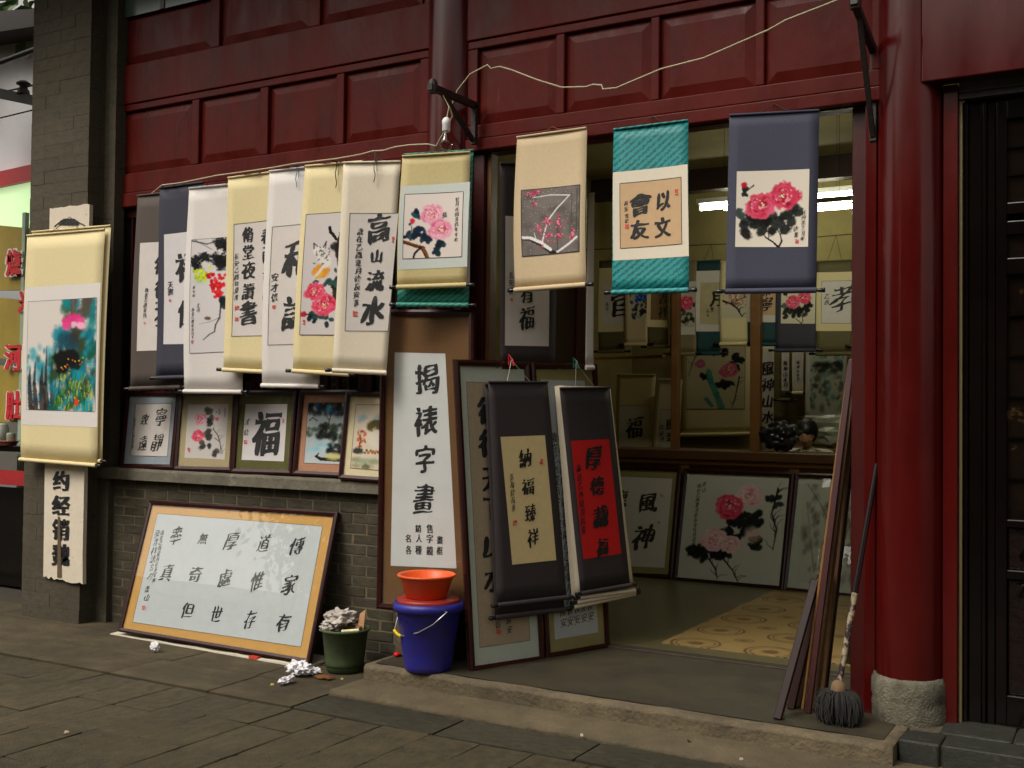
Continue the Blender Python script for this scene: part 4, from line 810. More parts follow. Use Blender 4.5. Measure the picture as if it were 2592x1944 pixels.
# small framed pictures on the sill
FG = 'small framed pictures standing on the window sill'
def sillp(x, y): # plane through the foot on the sill, leaning back on the window
    f = onZ(px('e6', x, y), 1.078); return Plane((f.x, f.y, f.z), (1, 0, 0), (0, math.sin(R(9)), math.cos(R(9))))
SP = Plane((0, 5.315, 1.078), (1, 0, 0), (0, math.sin(R(8)), math.cos(R(8))))
SP2 = Plane((0, 5.285, 1.078), (1, 0, 0), (0, math.sin(R(8)), math.cos(R(8))))
framed(SP, 'e6', [(100, 128), (470, 128), (420, 668), (50, 662)], 'small dark framed calligraphy on a grey blue mat, four characters', mould=.026, mat=BLUEM, art=[(145, 195), (425, 192), (388, 604), (105, 595)], artmat=PAPERG, line=.003, group=FG,
    texts=[dict(items=[('寧', 345, 292, 140, None), ('靜', 312, 490, 125, None), ('致', 215, 315, 95, None), ('遠', 200, 498, 105, None)], bold=.03), dict(items=[('長安乙酉年書', (138, 118), 300, 545)], bold=.015)])
framed(SP, 'e6', [(510, 125), (912, 125), (880, 690), (468, 680)], 'small dark framed pink peony painting on a beige mat', mould=.026, mat=BEIGEM, art=[(552, 198), (866, 196), (835, 626), (522, 612)], cv=cv_small_peony(), group=FG, texts=[dict(items=[('花開', 795, 230, 280), ('富貴年', 838, 228, 298)], bold=.02)], seal=[(560, 555, 14, 36), (772, 258, 12, 18)])
framed(SP, 'e6', [(952, 122), (1378, 122), (1340, 712), (915, 700)], 'small framed large black character on a green gold brocade mat', mould=.026, mat=GREENM, art=[(998, 195), (1322, 195), (1295, 640), (966, 628)], artmat=PAPER, group=FG,
    texts=[dict(items=[('福', 1160, 420, 320, None)], bold=.05, wild=.25), dict(items=[('才', 1013, 332, 52, None), ('信', 1003, 415, 52, None)])], seal=[(1292, 325, 16, 36), (998, 490, 26, 30)])
framed(SP, 'e6', [(1448, 120), (1850, 120), (1815, 735), (1397, 715)], 'small framed dark landscape with a boat on a dusty rose mat', mould=.026, mat=ROSEM, art=[(1486, 186), (1815, 184), (1775, 666), (1452, 652)], cv=cv_boat(), group=FG, line=.002)
framed(SP2, 'e6', [(1810, 133), (2230, 138), (2205, 778), (1755, 748)], 'small framed pale cottage landscape leaning over the boat picture', mould=.026, mat=M('cream_mat', lin((222, 206, 166)), .75, .04, 60), art=[(1856, 200), (2175, 203), (2150, 718), (1812, 692)], cv=cv_cottage(), group=FG, line=.003)
# the large landscape format calligraphy leaning on the brick wall
b0 = onZ(px('e1', 85, 1268), .02); b1 = onZ(px('e1', 1700, 1528), .02); t0 = onY(px('e1', 335, 155), 5.325); t1 = onY(px('e1', 1950, 262), 5.325)
BP = Plane(b0, b1-b0, (t0+t1)/2-(b0+b1)/2)
framed(BP, 'e1', [(362, 192), (1895, 290), (1668, 1492), (112, 1232)], 'large framed calligraphy with ochre mat leaning on the brick wall', mould=.024, depth=.03, mat=GOLDM, art=[(405, 268), (1790, 375), (1608, 1388), (196, 1180)], artmat=PAPERB, line=.002,
    texts=[dict(items=[('傳', 1572, 545, 170, None), ('道', 1300, 520, 150, None), ('厚', 1030, 500, 150, None), ('無', 792, 478, 110, None), ('率', 560, 458, 150, None), ('家', 1520, 862, 170, None), ('惟', 1246, 835, 150, None), ('處', 975, 808, 155, None), ('奇', 728, 778, 150, None), ('真', 488, 762, 150, None), ('有', 1462, 1185, 165, None), ('存', 1184, 1155, 150, None), ('世', 905, 1115, 140, None), ('但', 662, 1078, 140, None)], bold=.032, wild=1.1),
           dict(items=[('歲在乙酉夏月於長安書', (450, 372), 405, 850), ('錄吉祥語二年春' if False else '录吉祥語五月', (405, 340), 405, 830), ('青山', 318, 875, 1005)], bold=.02, wild=1.6)], seal=[(292, 1060, 26, 36)])
# brown matted shop sign panel
bt = (onY(px('N', 981, 797), 5.248)+onY(px('N', 1193, 799), 5.248))/2; bb = (onY(px('N', 970, 1527), 5.243)+onY(px('N', 1190, 1540), 5.243))/2
SPn = Plane(bb, (1, 0, 0), bt-bb)
framed(SPn, 'N', [(981, 797), (1193, 799), (1190, 1545), (970, 1527)], 'tall framed sign with golden brown mat and large characters, behind the blue bucket', mould=.03, depth=.03, mat=BROWNM, art=dict(view='A7', q=[(1208, -272), (1645, -262), (1742, 1592), (1174, 1568)]), artmat=M('mounted_xuan_paper', lin((206, 208, 206)), .85, .05, 4, .15, 12), cat='framed sign', glass=True,
    texts=[dict(view='N', items=[('揭', 1084, 960, 78, None), ('裱', 1082, 1064, 76, None), ('字', 1080, 1162, 72, None), ('畫', 1077, 1262, 80, None)], bold=.035, wild=.7),
           dict(view='A7', items=[('銷', 1412, 1248, 75, None), ('售', 1512, 1250, 75, None), ('名', 1325, 1332, 75, None), ('人', 1420, 1332, 72, None), ('字', 1512, 1335, 75, None), ('畫', 1600, 1345, 75, None), ('各', 1330, 1432, 75, None), ('種', 1415, 1432, 78, None), ('鏡', 1512, 1438, 78, None), ('框', 1598, 1438, 75, None)], bold=.03, wild=.3)])
lo = SPn.w(*SPn.px((970, 1527)))
single(MB().box((-3.72, 5.17, .1), (-3.36, 5.248, lo.z-.028)), 'stone_block', CONC, 'squared grey stone block hidden behind the blue bucket', 'block', bevel=.008)
# frames leaning on the open door leaf
f0 = onZ(px('e4', 132, 1612), .103); f1 = onZ(px('e4', 822, 1492), .103); FU = (f1-f0); FU.z = 0; FU.normalize(); FN = FU.cross(Vector((0, 0, 1)))
LFP = Plane(f0, FU, Vector((0, 0, 1))-FN*math.tan(R(2.6)))
framed(LFP, 'e4', [(72, 88), (402, 97), (478, 1542), (148, 1592)], 'tall framed calligraphy with pale aqua mat leaning on the open door', mould=.03, depth=.03, mat=PALEM, art=[(112, 172), (385, 180), (430, 1462), (180, 1497)], artmat=PAPERS, line=.002,
    texts=[dict(items=[('德行天下山水' , (222, 262), 230, 1230)], bold=.06), dict(items=[('長', 325, 1362, 40, None), ('安', 328, 1408, 40, None), ('信', 270, 1382, 40, None)])], seal=[(274, 1418, 22, 26)])
framed(LFP, 'e4', [(452, 100), (742, 108), (805, 1478), (525, 1526)], 'tall framed fine script with olive mat on the open door beside the aqua one', mould=.03, depth=.03, mat=OLIVEM, art=[(485, 160), (705, 166), (772, 1422), (556, 1458)], artmat=PAPERB,
    texts=[dict(items=[('歲在乙酉夏月於長安'*2, (575+k*34-26, 600+k*34), 420, 1400-k*8) for k in range(5)], bold=.02)])
# bundles of scrolls hanging over those frames
g2 = Plane(LFP.w(0, 0, .062), LFP.U, LFP.V); g2b = Plane(LFP.w(0, 0, .047), LFP.U, LFP.V); g2c = Plane(LFP.w(0, 0, .038), LFP.U, LFP.V)
BG = 'bundled scrolls hanging in front of the framed calligraphy'
leafo = LFP.w(0, 0, -.05)
hk1 = g2.w(*g2.px(px('e4', 345, 60))); hk2 = g2.w(*g2.px(px('e4', 668, 75)))
WC = M('white_cord', lin((206, 200, 186)), .7)
scroll(g2c, 'e4', [(212, 185), (505, 180), (610, 1300), (262, 1342)], CHARC, 'charcoal scroll at the back of the bundle, lowest black roller', group=BG, ph=1, amp=.002, curl=0)
scroll(g2, 'e4', [(230, 172), (526, 172), (620, 1240), (272, 1280)], CHARC, 'charcoal scroll with four characters on cream paper, front of the bundle', group=BG, ph=1, amp=.003, curl=.004, hang=hk1, cordm=WC,
    panels=[dict(q=[(289, 446), (512, 438), (567, 1062), (347, 1085)], mat=PAPERC)], texts=[dict(items=[('納', 412, 552, 95, None), ('福', 425, 695, 92, None), ('臻', 438, 825, 88, None), ('祥', 450, 948, 90, None)], bold=.035, wild=.9), dict(items=[('張海於長步', (342, 354), 628, 820)], bold=.02)], seal=[(492, 570, 18, 26), (360, 876, 20, 26)])
for k, (dx, c_) in enumerate(((0, .040), (10, .048), (20, .055))):
    pk = Plane(LFP.w(0, 0, c_), LFP.U, LFP.V)
    scroll(pk, 'e4', [(562+dx, 192-k*2), (838, 195+k*6), (958, 1222-k*8), (650+dx*1.6, 1290-k*24)], CREAMW, ['pale scroll at the back of the red paper bundle with a pale roller', 'pale scroll in the middle of the red paper bundle', 'pale scroll just behind the red paper scroll'][k], group=BG, ph=2, amp=.001, curl=0, rod=False, knobs=(1, 1))
g3p = Plane(LFP.w(0, 0, .066), LFP.U, LFP.V)
scroll(g3p, 'e4', [(586, 203), (836, 200), (938, 1180), (690, 1222)], CHARC, 'charcoal scroll with bold characters on vermilion paper', group=BG, ph=2, amp=.003, curl=.003, hang=hk2, cordm=WC,
    panels=[dict(q=[(641, 466), (832, 457), (893, 1030), (704, 1058)], mat=PAPERR)], texts=[dict(items=[('厚', 755, 552, 115, None), ('德', 772, 695, 100, None), ('載', 790, 845, 110, None), ('福', 800, 995, 95, None)], bold=.055), dict(items=[('歲在乙酉夏月長安', (678, 706), 580, 935)], bold=.03)], seal=[])
for hk_, cl_ in ((hk1, (190, 30, 40)), (hk2, (20, 110, 90))):
    single(MB().tube([hk_+Vector((-.012, -.004, -.03)), hk_+Vector((-.014, -.006, .03)), hk_+Vector((.008, -.004, .0)), hk_+Vector((.016, -.002, -.035))], .005, 7), 'plastic_hook', M('hook_%d' % cl_[0], lin(cl_), .4), ('red' if cl_[0] > 99 else 'green')+' plastic hook holding up a scroll bundle', 'hook')
# open door leaf behind them, with a dark scroll
DLo = LFP.w(-.28, 0, -.02); DLo = Vector((DLo.x, DLo.y, 0)); DL = Plane(DLo-FN*.075, FU); AE = DL.px((1482, 900))[0]; AS = (5.46-DL.o.y)/FU.y
leaf = thing('open_door_leaf', 'dark red wooden door leaf folded open into the shop', 'door', DL.w((AS+AE)/2, .11))
def lbox(a0, a1, b0, b1, c0, c1): return MB().hexa([DL.w(a0, b0, c0), DL.w(a1, b0, c0), DL.w(a1, b0, c1), DL.w(a0, b0, c1), DL.w(a0, b1, c0), DL.w(a1, b1, c0), DL.w(a1, b1, c1), DL.w(a0, b1, c1)])
for a, b, c_, d in ((AS, AS+.07, .11, 2.9), (AE-.07, AE, .11, 2.9), (AS+.07, AE-.07, .11, .3), (AS+.07, AE-.07, 2.78, 2.9), (AS+.07, AE-.07, 1.0, 1.12)): lbox(a, b, c_, d, -.05, 0).build('door_frame', DARKRED, leaf, bevel=.004)
print('LEAF', AS, AE); lbox(AS+.07, AE-.07, .3, 1.0, -.035, -.015).build('door_panel', DARKRED, leaf); lbox(AS+.07, AE-.07, 1.12, 2.78, -.035, -.02).build('door_panel', M('brown_door_panel', lin((62, 40, 28)), .5, .25, 6, stretch=(1, 1, .2)), leaf)
dp = Plane(DL.w(0, 0, .012), FU)
scroll(dp, 'g8', [(862, 152), (1200, 150), (1196, 1372), (866, 1368)], CHARC, 'charcoal scroll with two large characters hanging on the open door leaf', ph=3, amp=.003, panels=[dict(q=[(893, 466), (1160, 478), (1157, 1248), (893, 1243)], mat=PAPERG)],
    texts=[dict(items=[('有', 1028, 935, 110, None), ('福', 1028, 1075, 135, None), ('吉', 1030, 780, 110, None)], bold=.04), dict(items=[('長安書', 930, 800, 935)])], seal=[(933, 968, 14, 16)])
# ================================================================== LOOSE THINGS OUTSIDE
def ell(name, mat, c, r, parent): return None
# wall brackets and bulb
def bracket(X, Yend, ztop, zend, zbot, label, wall=5.35):
    t = thing('iron_bracket', label, 'bracket', (X, wall, zbot), 'rusty iron brackets on the red columns')
    MB().beam((X, wall+.05, ztop), (X, Yend, zend), .03, .035).build('arm', IRON, t)
    MB().beam((X, wall+.01, zbot), (X, wall+.01, ztop), .03, .03).build('wall_plate', IRON, t)
    MB().beam((X, wall, zbot+.02), (X, wall+(Yend-wall)*.72, zend+(ztop-zend)*.28-.01), .022, .022).build('brace', IRON, t)
    MB().lathe((X, Yend+.03, zend-.03), [(.022, 0), (.026, .02), (.026, .06), (.015, .075)], 12).build('end_cap', IRON, t); return t
ba = onY(px('A5', 1880, 905), 5.30); be = onX(px('A5', 1500, 745), ba.x)
bracket(ba.x, be.y, ba.z, be.z, onY(px('A5', 1830, 1250), 5.30).z, 'rusty iron bracket on the middle column above the light bulb', 5.30)
bracket(-1.125, 4.97, 3.22, 3.34, 2.80, 'rusty iron bracket on the jamb beside the right column', 5.37)
bl = onY(px('A5', 1642, 1240), 4.93)
t = thing('light_bulb', 'clear glass light bulb with white holder hanging beside the peony scroll', 'light bulb', (bl.x, bl.y, bl.z-.037))
zc = bl.z; CG = glass_mat('bulb_glass', (.88, .88, .84), .02, 1.7)
MB().lathe((bl.x, bl.y, zc), [(.002, -.037), (.015, -.034), (.027, -.025), (.035, -.008), (.036, .004), (.032, .020), (.021, .037), (.0155, .052), (.0145, .062)], 24, caps=False).build('bulb', CG, t)
MB().lathe((bl.x, bl.y, zc), [(.0135, .060), (.0145, .066), (.0145, .07)], 20).build('screw_cap', M('brass', lin((170, 150, 100)), .3, metal=1), t)
MB().lathe((bl.x, bl.y, zc), [(.020, .066), (.022, .07), (.022, .10), (.023, .102), (.023, .122), (.016, .136), (.006, .142)], 20).build('holder', M('white_plastic', lin((222, 222, 222)), .35), t)
MB().tube([(bl.x, bl.y, zc+.128), (bl.x+.01, bl.y+.01, zc+.2), (be.x-.0, be.y+.12, be.z-.01)], .003, 6).build('cable', CORD, t)
MB().lathe((bl.x, bl.y, zc), [(.006, .05), (.004, .02), (.002, .0)], 8).build('glass_stem', CG, t)
# blue bucket with lid, orange basin, green bucket
bc = onZ(px('A8', 1482, 845), .102); bc = onZ(px('A8', 1478, 845), .102); bc = Vector((bc.x-.062, bc.y+.098, .102))
BLUEP = M('blue_plastic', lin((36, 34, 134)), .32, .12, 6, .04, 40, wear=(lin((90, 90, 140)), 8, .66, .72, (1, 1, .4)), dirt_or_glow=(lin((50, 46, 70)), 5, .5, .85))
t = thing('blue_bucket', 'blue plastic bucket with wire handle standing on the doorstep', 'bucket', bc)
MB().lathe(bc, [(.118, 0), (.124, .004), (.128, .03), (.172, .315), (.176, .318), (.19, .322), (.192, .345), (.186, .365), (.176, .366), (.170, .34), (.126, .04), (.02, .036)], 44).build('body', BLUEP, t)
hp = [bc+Vector((-.175*math.cos(a)*1.0+0, -.17-.02*math.sin(a*2), .30+0)) for a in ()]
a0 = onY(px('A8', 1195, 470), bc.y-.10); a1 = onY(px('A8', 1255, 520), bc.y-.135); a2 = onY(px('A8', 1400, 490), bc.y-.16); a3 = onY(px('A8', 1530, 420), bc.y-.175); a4 = onY(px('A8', 1650, 312), bc.y-.165)
MB().tube([bc+Vector((-.182, .0, .33)), a0, a1, a2, a3, a4, bc+Vector((.17, -.1, .34))], .0028, 6).build('wire_handle', M('galvanised_wire', lin((200, 200, 205)), .3, metal=.8), t)
MB().tube([a0, (a0+a1)/2+Vector((0, -.003, -.004)), a1], .0085, 10).build('grip', M('yellow_plastic', lin((214, 186, 20)), .4), t)
MB().lathe(bc, [(.170, .362), (.172, .378), (.165, .384), (.02, .386)], 40).build('lid', M('red_plastic_lid', lin((140, 36, 26)), .4, .15, 10), t)
ORANGE = M('orange_plastic', lin((222, 88, 30)), .35, .1, 6, wear=(lin((240, 150, 100)), 9, .66, .72, (1, 1, .5)))
oc = bc+Vector((-.012, -.005, .386))
t = thing('orange_basin', 'orange plastic basin sitting on top of the blue bucket', 'basin', oc)
MB().lathe(oc, [(.105, 0), (.112, .003), (.143, .105), (.150, .110), (.158, .114), (.160, .122), (.154, .126), (.142, .118), (.108, .012), (.02, .010)], 44).build('bowl', ORANGE, t)
gc = onZ(px('A8', 745, 848), 0.006); gc = Vector((gc.x-.05, gc.y+.085, .006))
GREENP = M('dull_green_plastic', lin((66, 80, 48)), .5, .2, 8, .1, 50, dirt_or_glow=(lin((40, 44, 30)), 6, .5, .8), wear=(lin((110, 116, 90)), 9, .66, .71, (1, 1, .4)))
t = thing('green_bucket', 'dull green waste bucket full of crumpled paper by the wall', 'bucket', gc)
MB().lathe(gc, [(.095, 0), (.104, .004), (.112, .06), (.130, .225), (.142, .228), (.145, .238), (.140, .244), (.130, .236), (.108, .03), (.01, .025)], 40).build('body', GREENP, t)
def crumple(c, r, mat, name, label, cat, seed, sc=(1, 1, .7), sub=3, parent=None, amp=.45, fr=3.0, group=None):
    bm = bmesh.new(); bmesh.ops.create_icosphere(bm, subdivisions=sub, radius=1); sd = Vector((seed*7.3, seed*1.7, 0))
    for v in bm.verts:
        p = v.co.copy(); k = 1+amp*mnoise.noise(p*fr+sd)+amp*.5*abs(mnoise.noise(p*fr*2.3+sd)); v.co = Vector((p.x*sc[0], p.y*sc[1], p.z*sc[2]))*r*k
    mb = MB(); zmin = min(v.co.z for v in bm.verts) if parent is None else 0; c = Vector(c); mb.add([v.co+c-Vector((0, 0, zmin)) for v in bm.verts], [tuple(v.index for v in f.verts) for f in bm.faces], False); bm.free()
    if parent: return mb.build(name, mat, parent)
    return single(mb, name, mat, label, cat, group)
PAPW = M('crumpled_white_paper', lin((226, 224, 228)), .85, .06, 20); PAPGREY = M('crumpled_grey_paper', lin((176, 168, 160)), .85, .2, 14)
crumple(gc+Vector((-.03, -.0, .235)), .075, PAPGREY, 'crumpled_paper', 'ball of crumpled grey paper heaped in the green bucket', 'paper', 1, (1.1, 1, .62), sub=4, fr=2.6, amp=.55)
crumple(gc+Vector((-.075, -.03, .20)), .055, PAPGREY, 'crumpled_paper', 'smaller grey paper wad at the bucket rim beside the ball', 'paper', 2, (1, 1, .6), sub=4, fr=2.6, amp=.55)
crumple(gc+Vector((.02, .04, .22)), .06, M('brown_scrap', lin((120, 96, 66)), .8), 'cardboard_scrap', 'brown cardboard scrap pushed into the green bucket', 'scrap', 9, (1.2, .8, .4))
cs = gc+Vector((.085, .02, .2)); single(MB().hexa([cs+Vector(p) for p in ((-.02, 0, 0), (.015, .01, 0), (.015, .016, 0), (-.02, .006, 0), (-.005, .01, .125), (.028, .02, .15), (.028, .026, .15), (-.005, .016, .125))]), 'cardboard_strip', M('tan_cardboard', lin((200, 152, 112)), .8), 'tan cardboard strip standing up in the green bucket', 'cardboard')
cs = gc+Vector((.03, -.07, .235)); single(MB().tube([cs, cs+Vector((.10, .03, .012))], .009, 8), 'paper_roll', M('cream_roll', lin((220, 210, 170)), .7), 'thin cream paper roll lying across the green bucket rim', 'paper')
w = onZ(px('A8', 370, 860), .004); crumple(w, .052, PAPW, 'paper_wad', 'crumpled white paper wad on the pavement before the green bucket', 'paper', 4, (1.3, 1, .6), amp=.6, sub=4, fr=3.6)
w = onZ(px('A8', 495, 850), .004); crumple(w, .028, PAPW, 'paper_wad', 'white paper wad touching the foot of the green bucket', 'paper', 5, (1.5, 1, .6), amp=.6, sub=4, fr=3.6)
w = onZ(px('A8', 262, 930), .004); crumple(w, .026, PAPW, 'paper_wad', 'torn white paper tail trailing from the big wad', 'paper', 6, (.8, 2.0, .6), amp=.7)
w = onZ(px('A4', 1337, 660), .004); crumple(w, .024, PAPW, 'paper_flower', 'small white torn paper on the pavement below the large frame', 'paper', 7, (1.2, .8, 1.1), amp=.6)
w = onZ(px('A8', 590, 885), .004); crumple(w, .04, M('brown_leaf_litter', lin((110, 66, 26)), .8, .3, 20), 'dry_leaf', 'dry brown leaf lying beside the white paper wads', 'leaf', 8, (1.5, .8, .18), amp=.4)
w = onZ(px('A8', 1200, 705), .10); crumple(Vector((w.x-.0, w.y+.02, .10)), .02, M('red_plastic_cap', lin((200, 14, 20)), .3), 'bottle_cap', 'small red plastic cap beside the blue bucket', 'cap', 10, (1, 1, .7), amp=.05)
g = random.Random(21)
for k, (v, x, y, c_, lb_) in enumerate((('A8', 140, 945, (170, 152, 80), 'yellow straw scrap by the paper wads'), ('A8', 745, 893, (180, 172, 60), 'bright yellow scrap by the dry leaf'), ('B4', 605, 1380, (190, 182, 160), 'white scrap on the pavement strip'), ('B4', 1985, 1590, (180, 168, 152), 'pale scrap on the pavement strip before the mop'), ('A4', 575, 1357, (170, 150, 124), 'cream scrap on the street slabs'), ('B4', 1530, 1432, (40, 36, 36), 'black scrap on the pavement strip before the doorway'))):
    w = onZ(px(v, x, y), .018 if v == 'B4' else .004); mb = MB(); a = g.random()*3; L_ = .011; d = Vector((math.cos(a), math.sin(a), 0)); n = Vector((-d.y, d.x, 0)); q = (w-d*L_-n*.006, w+d*L_*.8-n*.004, w+d*L_+n*.004, w-d*L_*.7+n*.007)
    mb.hexa(list(q)+[p_+Vector((0, 0, .002+.003*i)) for i, p_ in enumerate(q)])
    single(mb, 'paper_scrap', M('scrap_%d' % k, lin(c_), .8), lb_, 'scrap', 'litter scraps on the ground')
# folded newspaper under the large frame
n0 = onZ(px('e1', -5, 1278), .006); n1 = onZ(px('e1', 1640, 1562), .006); nn = (n1-n0); nd = nn.normalized(); npn = Vector((-nd.y, nd.x, 0))
t = thing('newspaper', 'folded newspaper strip under the foot of the large leaning frame', 'newspaper', n0)
NEWS = M('newsprint', lin((206, 200, 180)), .85, .12, 40, dirt_or_glow=(lin((70, 66, 60)), 26, .64, .68))
g = random.Random(4); mb = MB(); K = 24
for i in range(K):
    a = n0+nn*(i/K); b = n0+nn*((i+1)/K); h0 = .008+.004*math.sin(i*1.3); h1 = .008+.004*math.sin((i+1)*1.3)
    q = [a, b, b+npn*.26, a+npn*.26]; mb.hexa([p+Vector((0, 0, -.004)) for p in q]+[q[0]+Vector((0, 0, h0*.6)), q[1]+Vector((0, 0, h1*.6)), q[2]+Vector((0, 0, .012)), q[3]+Vector((0, 0, .012))])
mb.build('folded_sheets', NEWS, t)
ra = n0+nn*.735; rb = n0+nn*.775; MB().hexa([p+Vector((0, 0, -.001)) for p in (ra-npn*.003, rb-npn*.003, rb+npn*.03, ra+npn*.03)]+[p+Vector((0, 0, .014)) for p in (ra-npn*.003, rb-npn*.003, rb+npn*.03, ra+npn*.03)]).build('red_banner', M('print_red', lin((206, 60, 44)), .8), t)
# leaning mouldings at the right jamb, broom
def lean(view0, p0, view1, p1, Y1, w, d, mat, label, group='lengths of frame moulding leaning in the doorway', z0=.102):
    a = onZ(px(view0, *p0), z0); b = onY(px(view1, *p1), Y1); mb = MB(); mb.beam(a+Vector((0, .0, .0)), b, w, d, up=(0, -1, 0)); t = single(mb, 'frame_moulding', mat, label, 'moulding', group, bevel=.003, loc=tuple(a)); return t
DKM = M('dark_matt_moulding', lin((34, 12, 10)), .5, .25, 12, spec=.2); GOLDW = M('gilt_edge', lin((128, 90, 46)), .4, .2, 10); TANW = M('raw_brown_wood', lin((78, 54, 30)), .6, .2, 10); DRW = M('dark_red_moulding', lin((56, 14, 13)), .45, .2, 10)
lean('B8', (80, 1240), 'g5', (1700, 930), 5.36, .035, .03, DKM, 'short black moulding with bright edge, furthest out on the doorstep')
lean('B8', (120, 1236), 'g5', (1720, 925), 5.38, .006, .02, GOLDW, 'thin gilt strip along the short black moulding')
lean('B8', (195, 1150), 'g5', (1745, 890), 5.42, .035, .03, DKM, 'second short dark moulding behind the first')
lean('B8', (250, 1130), 'g5', (1790, 860), 5.46, .03, .03, TANW, 'short brown moulding leaning behind the two dark ones')
lean('B8', (345, 1185), 'g4', (1968, 615), 5.47, .028, .026, DRW, 'tall dark red moulding at the front of the leaning bundle')
lean('B8', (395, 1150), 'g4', (1996, 640), 5.475, .022, .03, TANW, 'tall brown moulding beside the dark red one')
lean('B8', (425, 1100), 'g4', (2010, 650), 5.48, .012, .03, GOLDW, 'tall gilt moulding strip in the middle of the bundle')
lean('B8', (460, 1060), 'g4', (2025, 655), 5.485, .028, .03, TANW, 'tall brown moulding against the jamb')
lean('B8', (690, 760), 'g5', (2090, 560), 5.42, .03, .03, DKWOOD, 'dark moulding leaning behind the broom handle')
lean('B8', (300, 1150), 'g4', (1950, 640), 5.47, .012, .02, GOLDW, 'tall thin gilt strip left of the dark red moulding')
lean('B8', (490, 1040), 'g4', (2040, 690), 5.49, .02, .03, DKM, 'tall dark moulding at the right edge of the bundle')
bh = onZ(px('B8', 560, 1260), .102); bt_ = onY(px('B7', 1775, 690), 5.36); bn = onY(px('B8', 545, 1010), (bh.y*.86+5.36*.14)); 
t = thing('broom', 'rag mop with peeling handle leaning against the red jamb', 'mop', (bh.x, bh.y, .102))
bn = Vector((bh.x+.0, bh.y, .102)).lerp(bt_, .125)
sp = bn.lerp(bt_, .42)
MB().tube([sp, bn.lerp(bt_, .7), bt_], [.014, .013, .012], 12).build('handle', M('black_handle_wrap', lin((30, 20, 22)), .22, .2, 20), t)
MB().tube([bn, bn.lerp(sp, .35), bn.lerp(sp, .7), sp], [.013, .0135, .014, .0141], 12).build('peeling_handle', M('peeling_white_paint', lin((150, 136, 112)), .8, .1, 20, .2, 60, dirt_or_glow=(lin((40, 24, 24)), 22, .46, .52)), t)
MB().lathe(bn-Vector((0, 0, .02)), [(.034, 0), (.036, .02), (.03, .045), (.014, .06)], 16).build('binding', M('rope_binding', lin((112, 88, 62)), .8, .2, 60), t)
g = random.Random(6); mb = MB()
for k in range(340):
    a = g.random()*6.283; rr = .088*math.sqrt(g.random()); e = Vector((bh.x+math.cos(a)*rr*1.15+.03, bh.y+math.sin(a)*rr*.9-.01, .106+.02*g.random()))
    s0 = bn+Vector((math.cos(a)*.022, math.sin(a)*.022, -.005)); m_ = s0.lerp(e, .5)+Vector((math.cos(a)*.03+g.gauss(0, .012), math.sin(a)*.03+g.gauss(0, .012), .01+.02*g.random())); mb.tube([s0, s0.lerp(m_, .55)+Vector((math.cos(a)*.015, math.sin(a)*.012, .012)), m_, m_.lerp(e, .6)+Vector((math.cos(a)*.01, math.sin(a)*.01, 0)), e], [.003, .0038, .0038, .0034, .002], 4, caps=False)
o = mb.build('rag_strands', M('grey_rags', lin((30, 27, 25)), .9, .3, 20), t); o['kind'] = 'stuff'
# ================================================================== BLACK CARVED DOOR (right)
DP = PY(5.44)
def dxz(v, x, y): p = onY(px(v, x, y), 5.44); return p.x, p.z
door = thing('carved_door', 'black lacquered lattice door with carved panels beside the red column', 'door', (-.3, 5.44, .11))
def db(x0, x1, z0, z1, name, y0=5.43, y1=5.49, mat=None, bev=.005, par=None): return MB().box((x0, y0, z0), (x1, y1, z1)).build(name, mat or BLACKW, par or door, bevel=bev)
xf = dxz('g6', 535, 900)[0]; xs0 = dxz('g6', 560, 900)[0]; xs1 = dxz('g6', 720, 900)[0]
zt = dxz('g6', 600, 175)[1]
xo = -.745
STEEL = M('dull_steel_track', lin((92, 96, 92)), .5, .2, 10, metal=.3)
MB().box((xo, 5.38, zt), (1.6, 5.44, zt+.085)).build('shutter_track', STEEL, door, bevel=.004); MB().box((xo, 5.385, zt-.03), (1.6, 5.43, zt-.002)).build('shutter_track', IRON, door)
MB().box((xo, 5.40, .1), (xo+.012, 5.46, zt-.032)).build('shutter_track', M('pale_edge_strip', lin((120, 104, 70)), .5), door)
xa = xo+.014
for k, (w_, y0) in enumerate(((.022, 5.425), (.058, 5.437), (.018, 5.43), (.037, 5.445))): db(xa, xa+w_-.002, .105, zt-.034, 'frame_moulding_strip', y0, 5.5); xa += w_
def zpx(v, y): return dxz(v, 740, y)[1]
LX = xa+.002; leafs = [(LX, LX+.62), (LX+.63, LX+1.25)]
zA = zpx('g6', 240); zB = zpx('g6', 300); zC = zpx('g6', 712); zD = zpx('g6', 770); zE = zpx('g6', 870); zF = zpx('g6', 985); zG = zpx('g6', 1065); zH = zpx('g7', 555); zI = zpx('g7', 590); zJ = zpx('g7', 780); zK = zpx('g7', 820); zL = zpx('g7', 1340)
DGL = M('dark_door_glass', lin((22, 15, 11)), .05, .4, 3, dirt_or_glow=(lin((90, 68, 40)), 5, .6, .72)); CARV = M('carved_black_wood', lin((22, 13, 12)), .12, .3, 6, 1.0, 22, .6)  # door glass: warm patches painted into its colour stand for the lit room behind
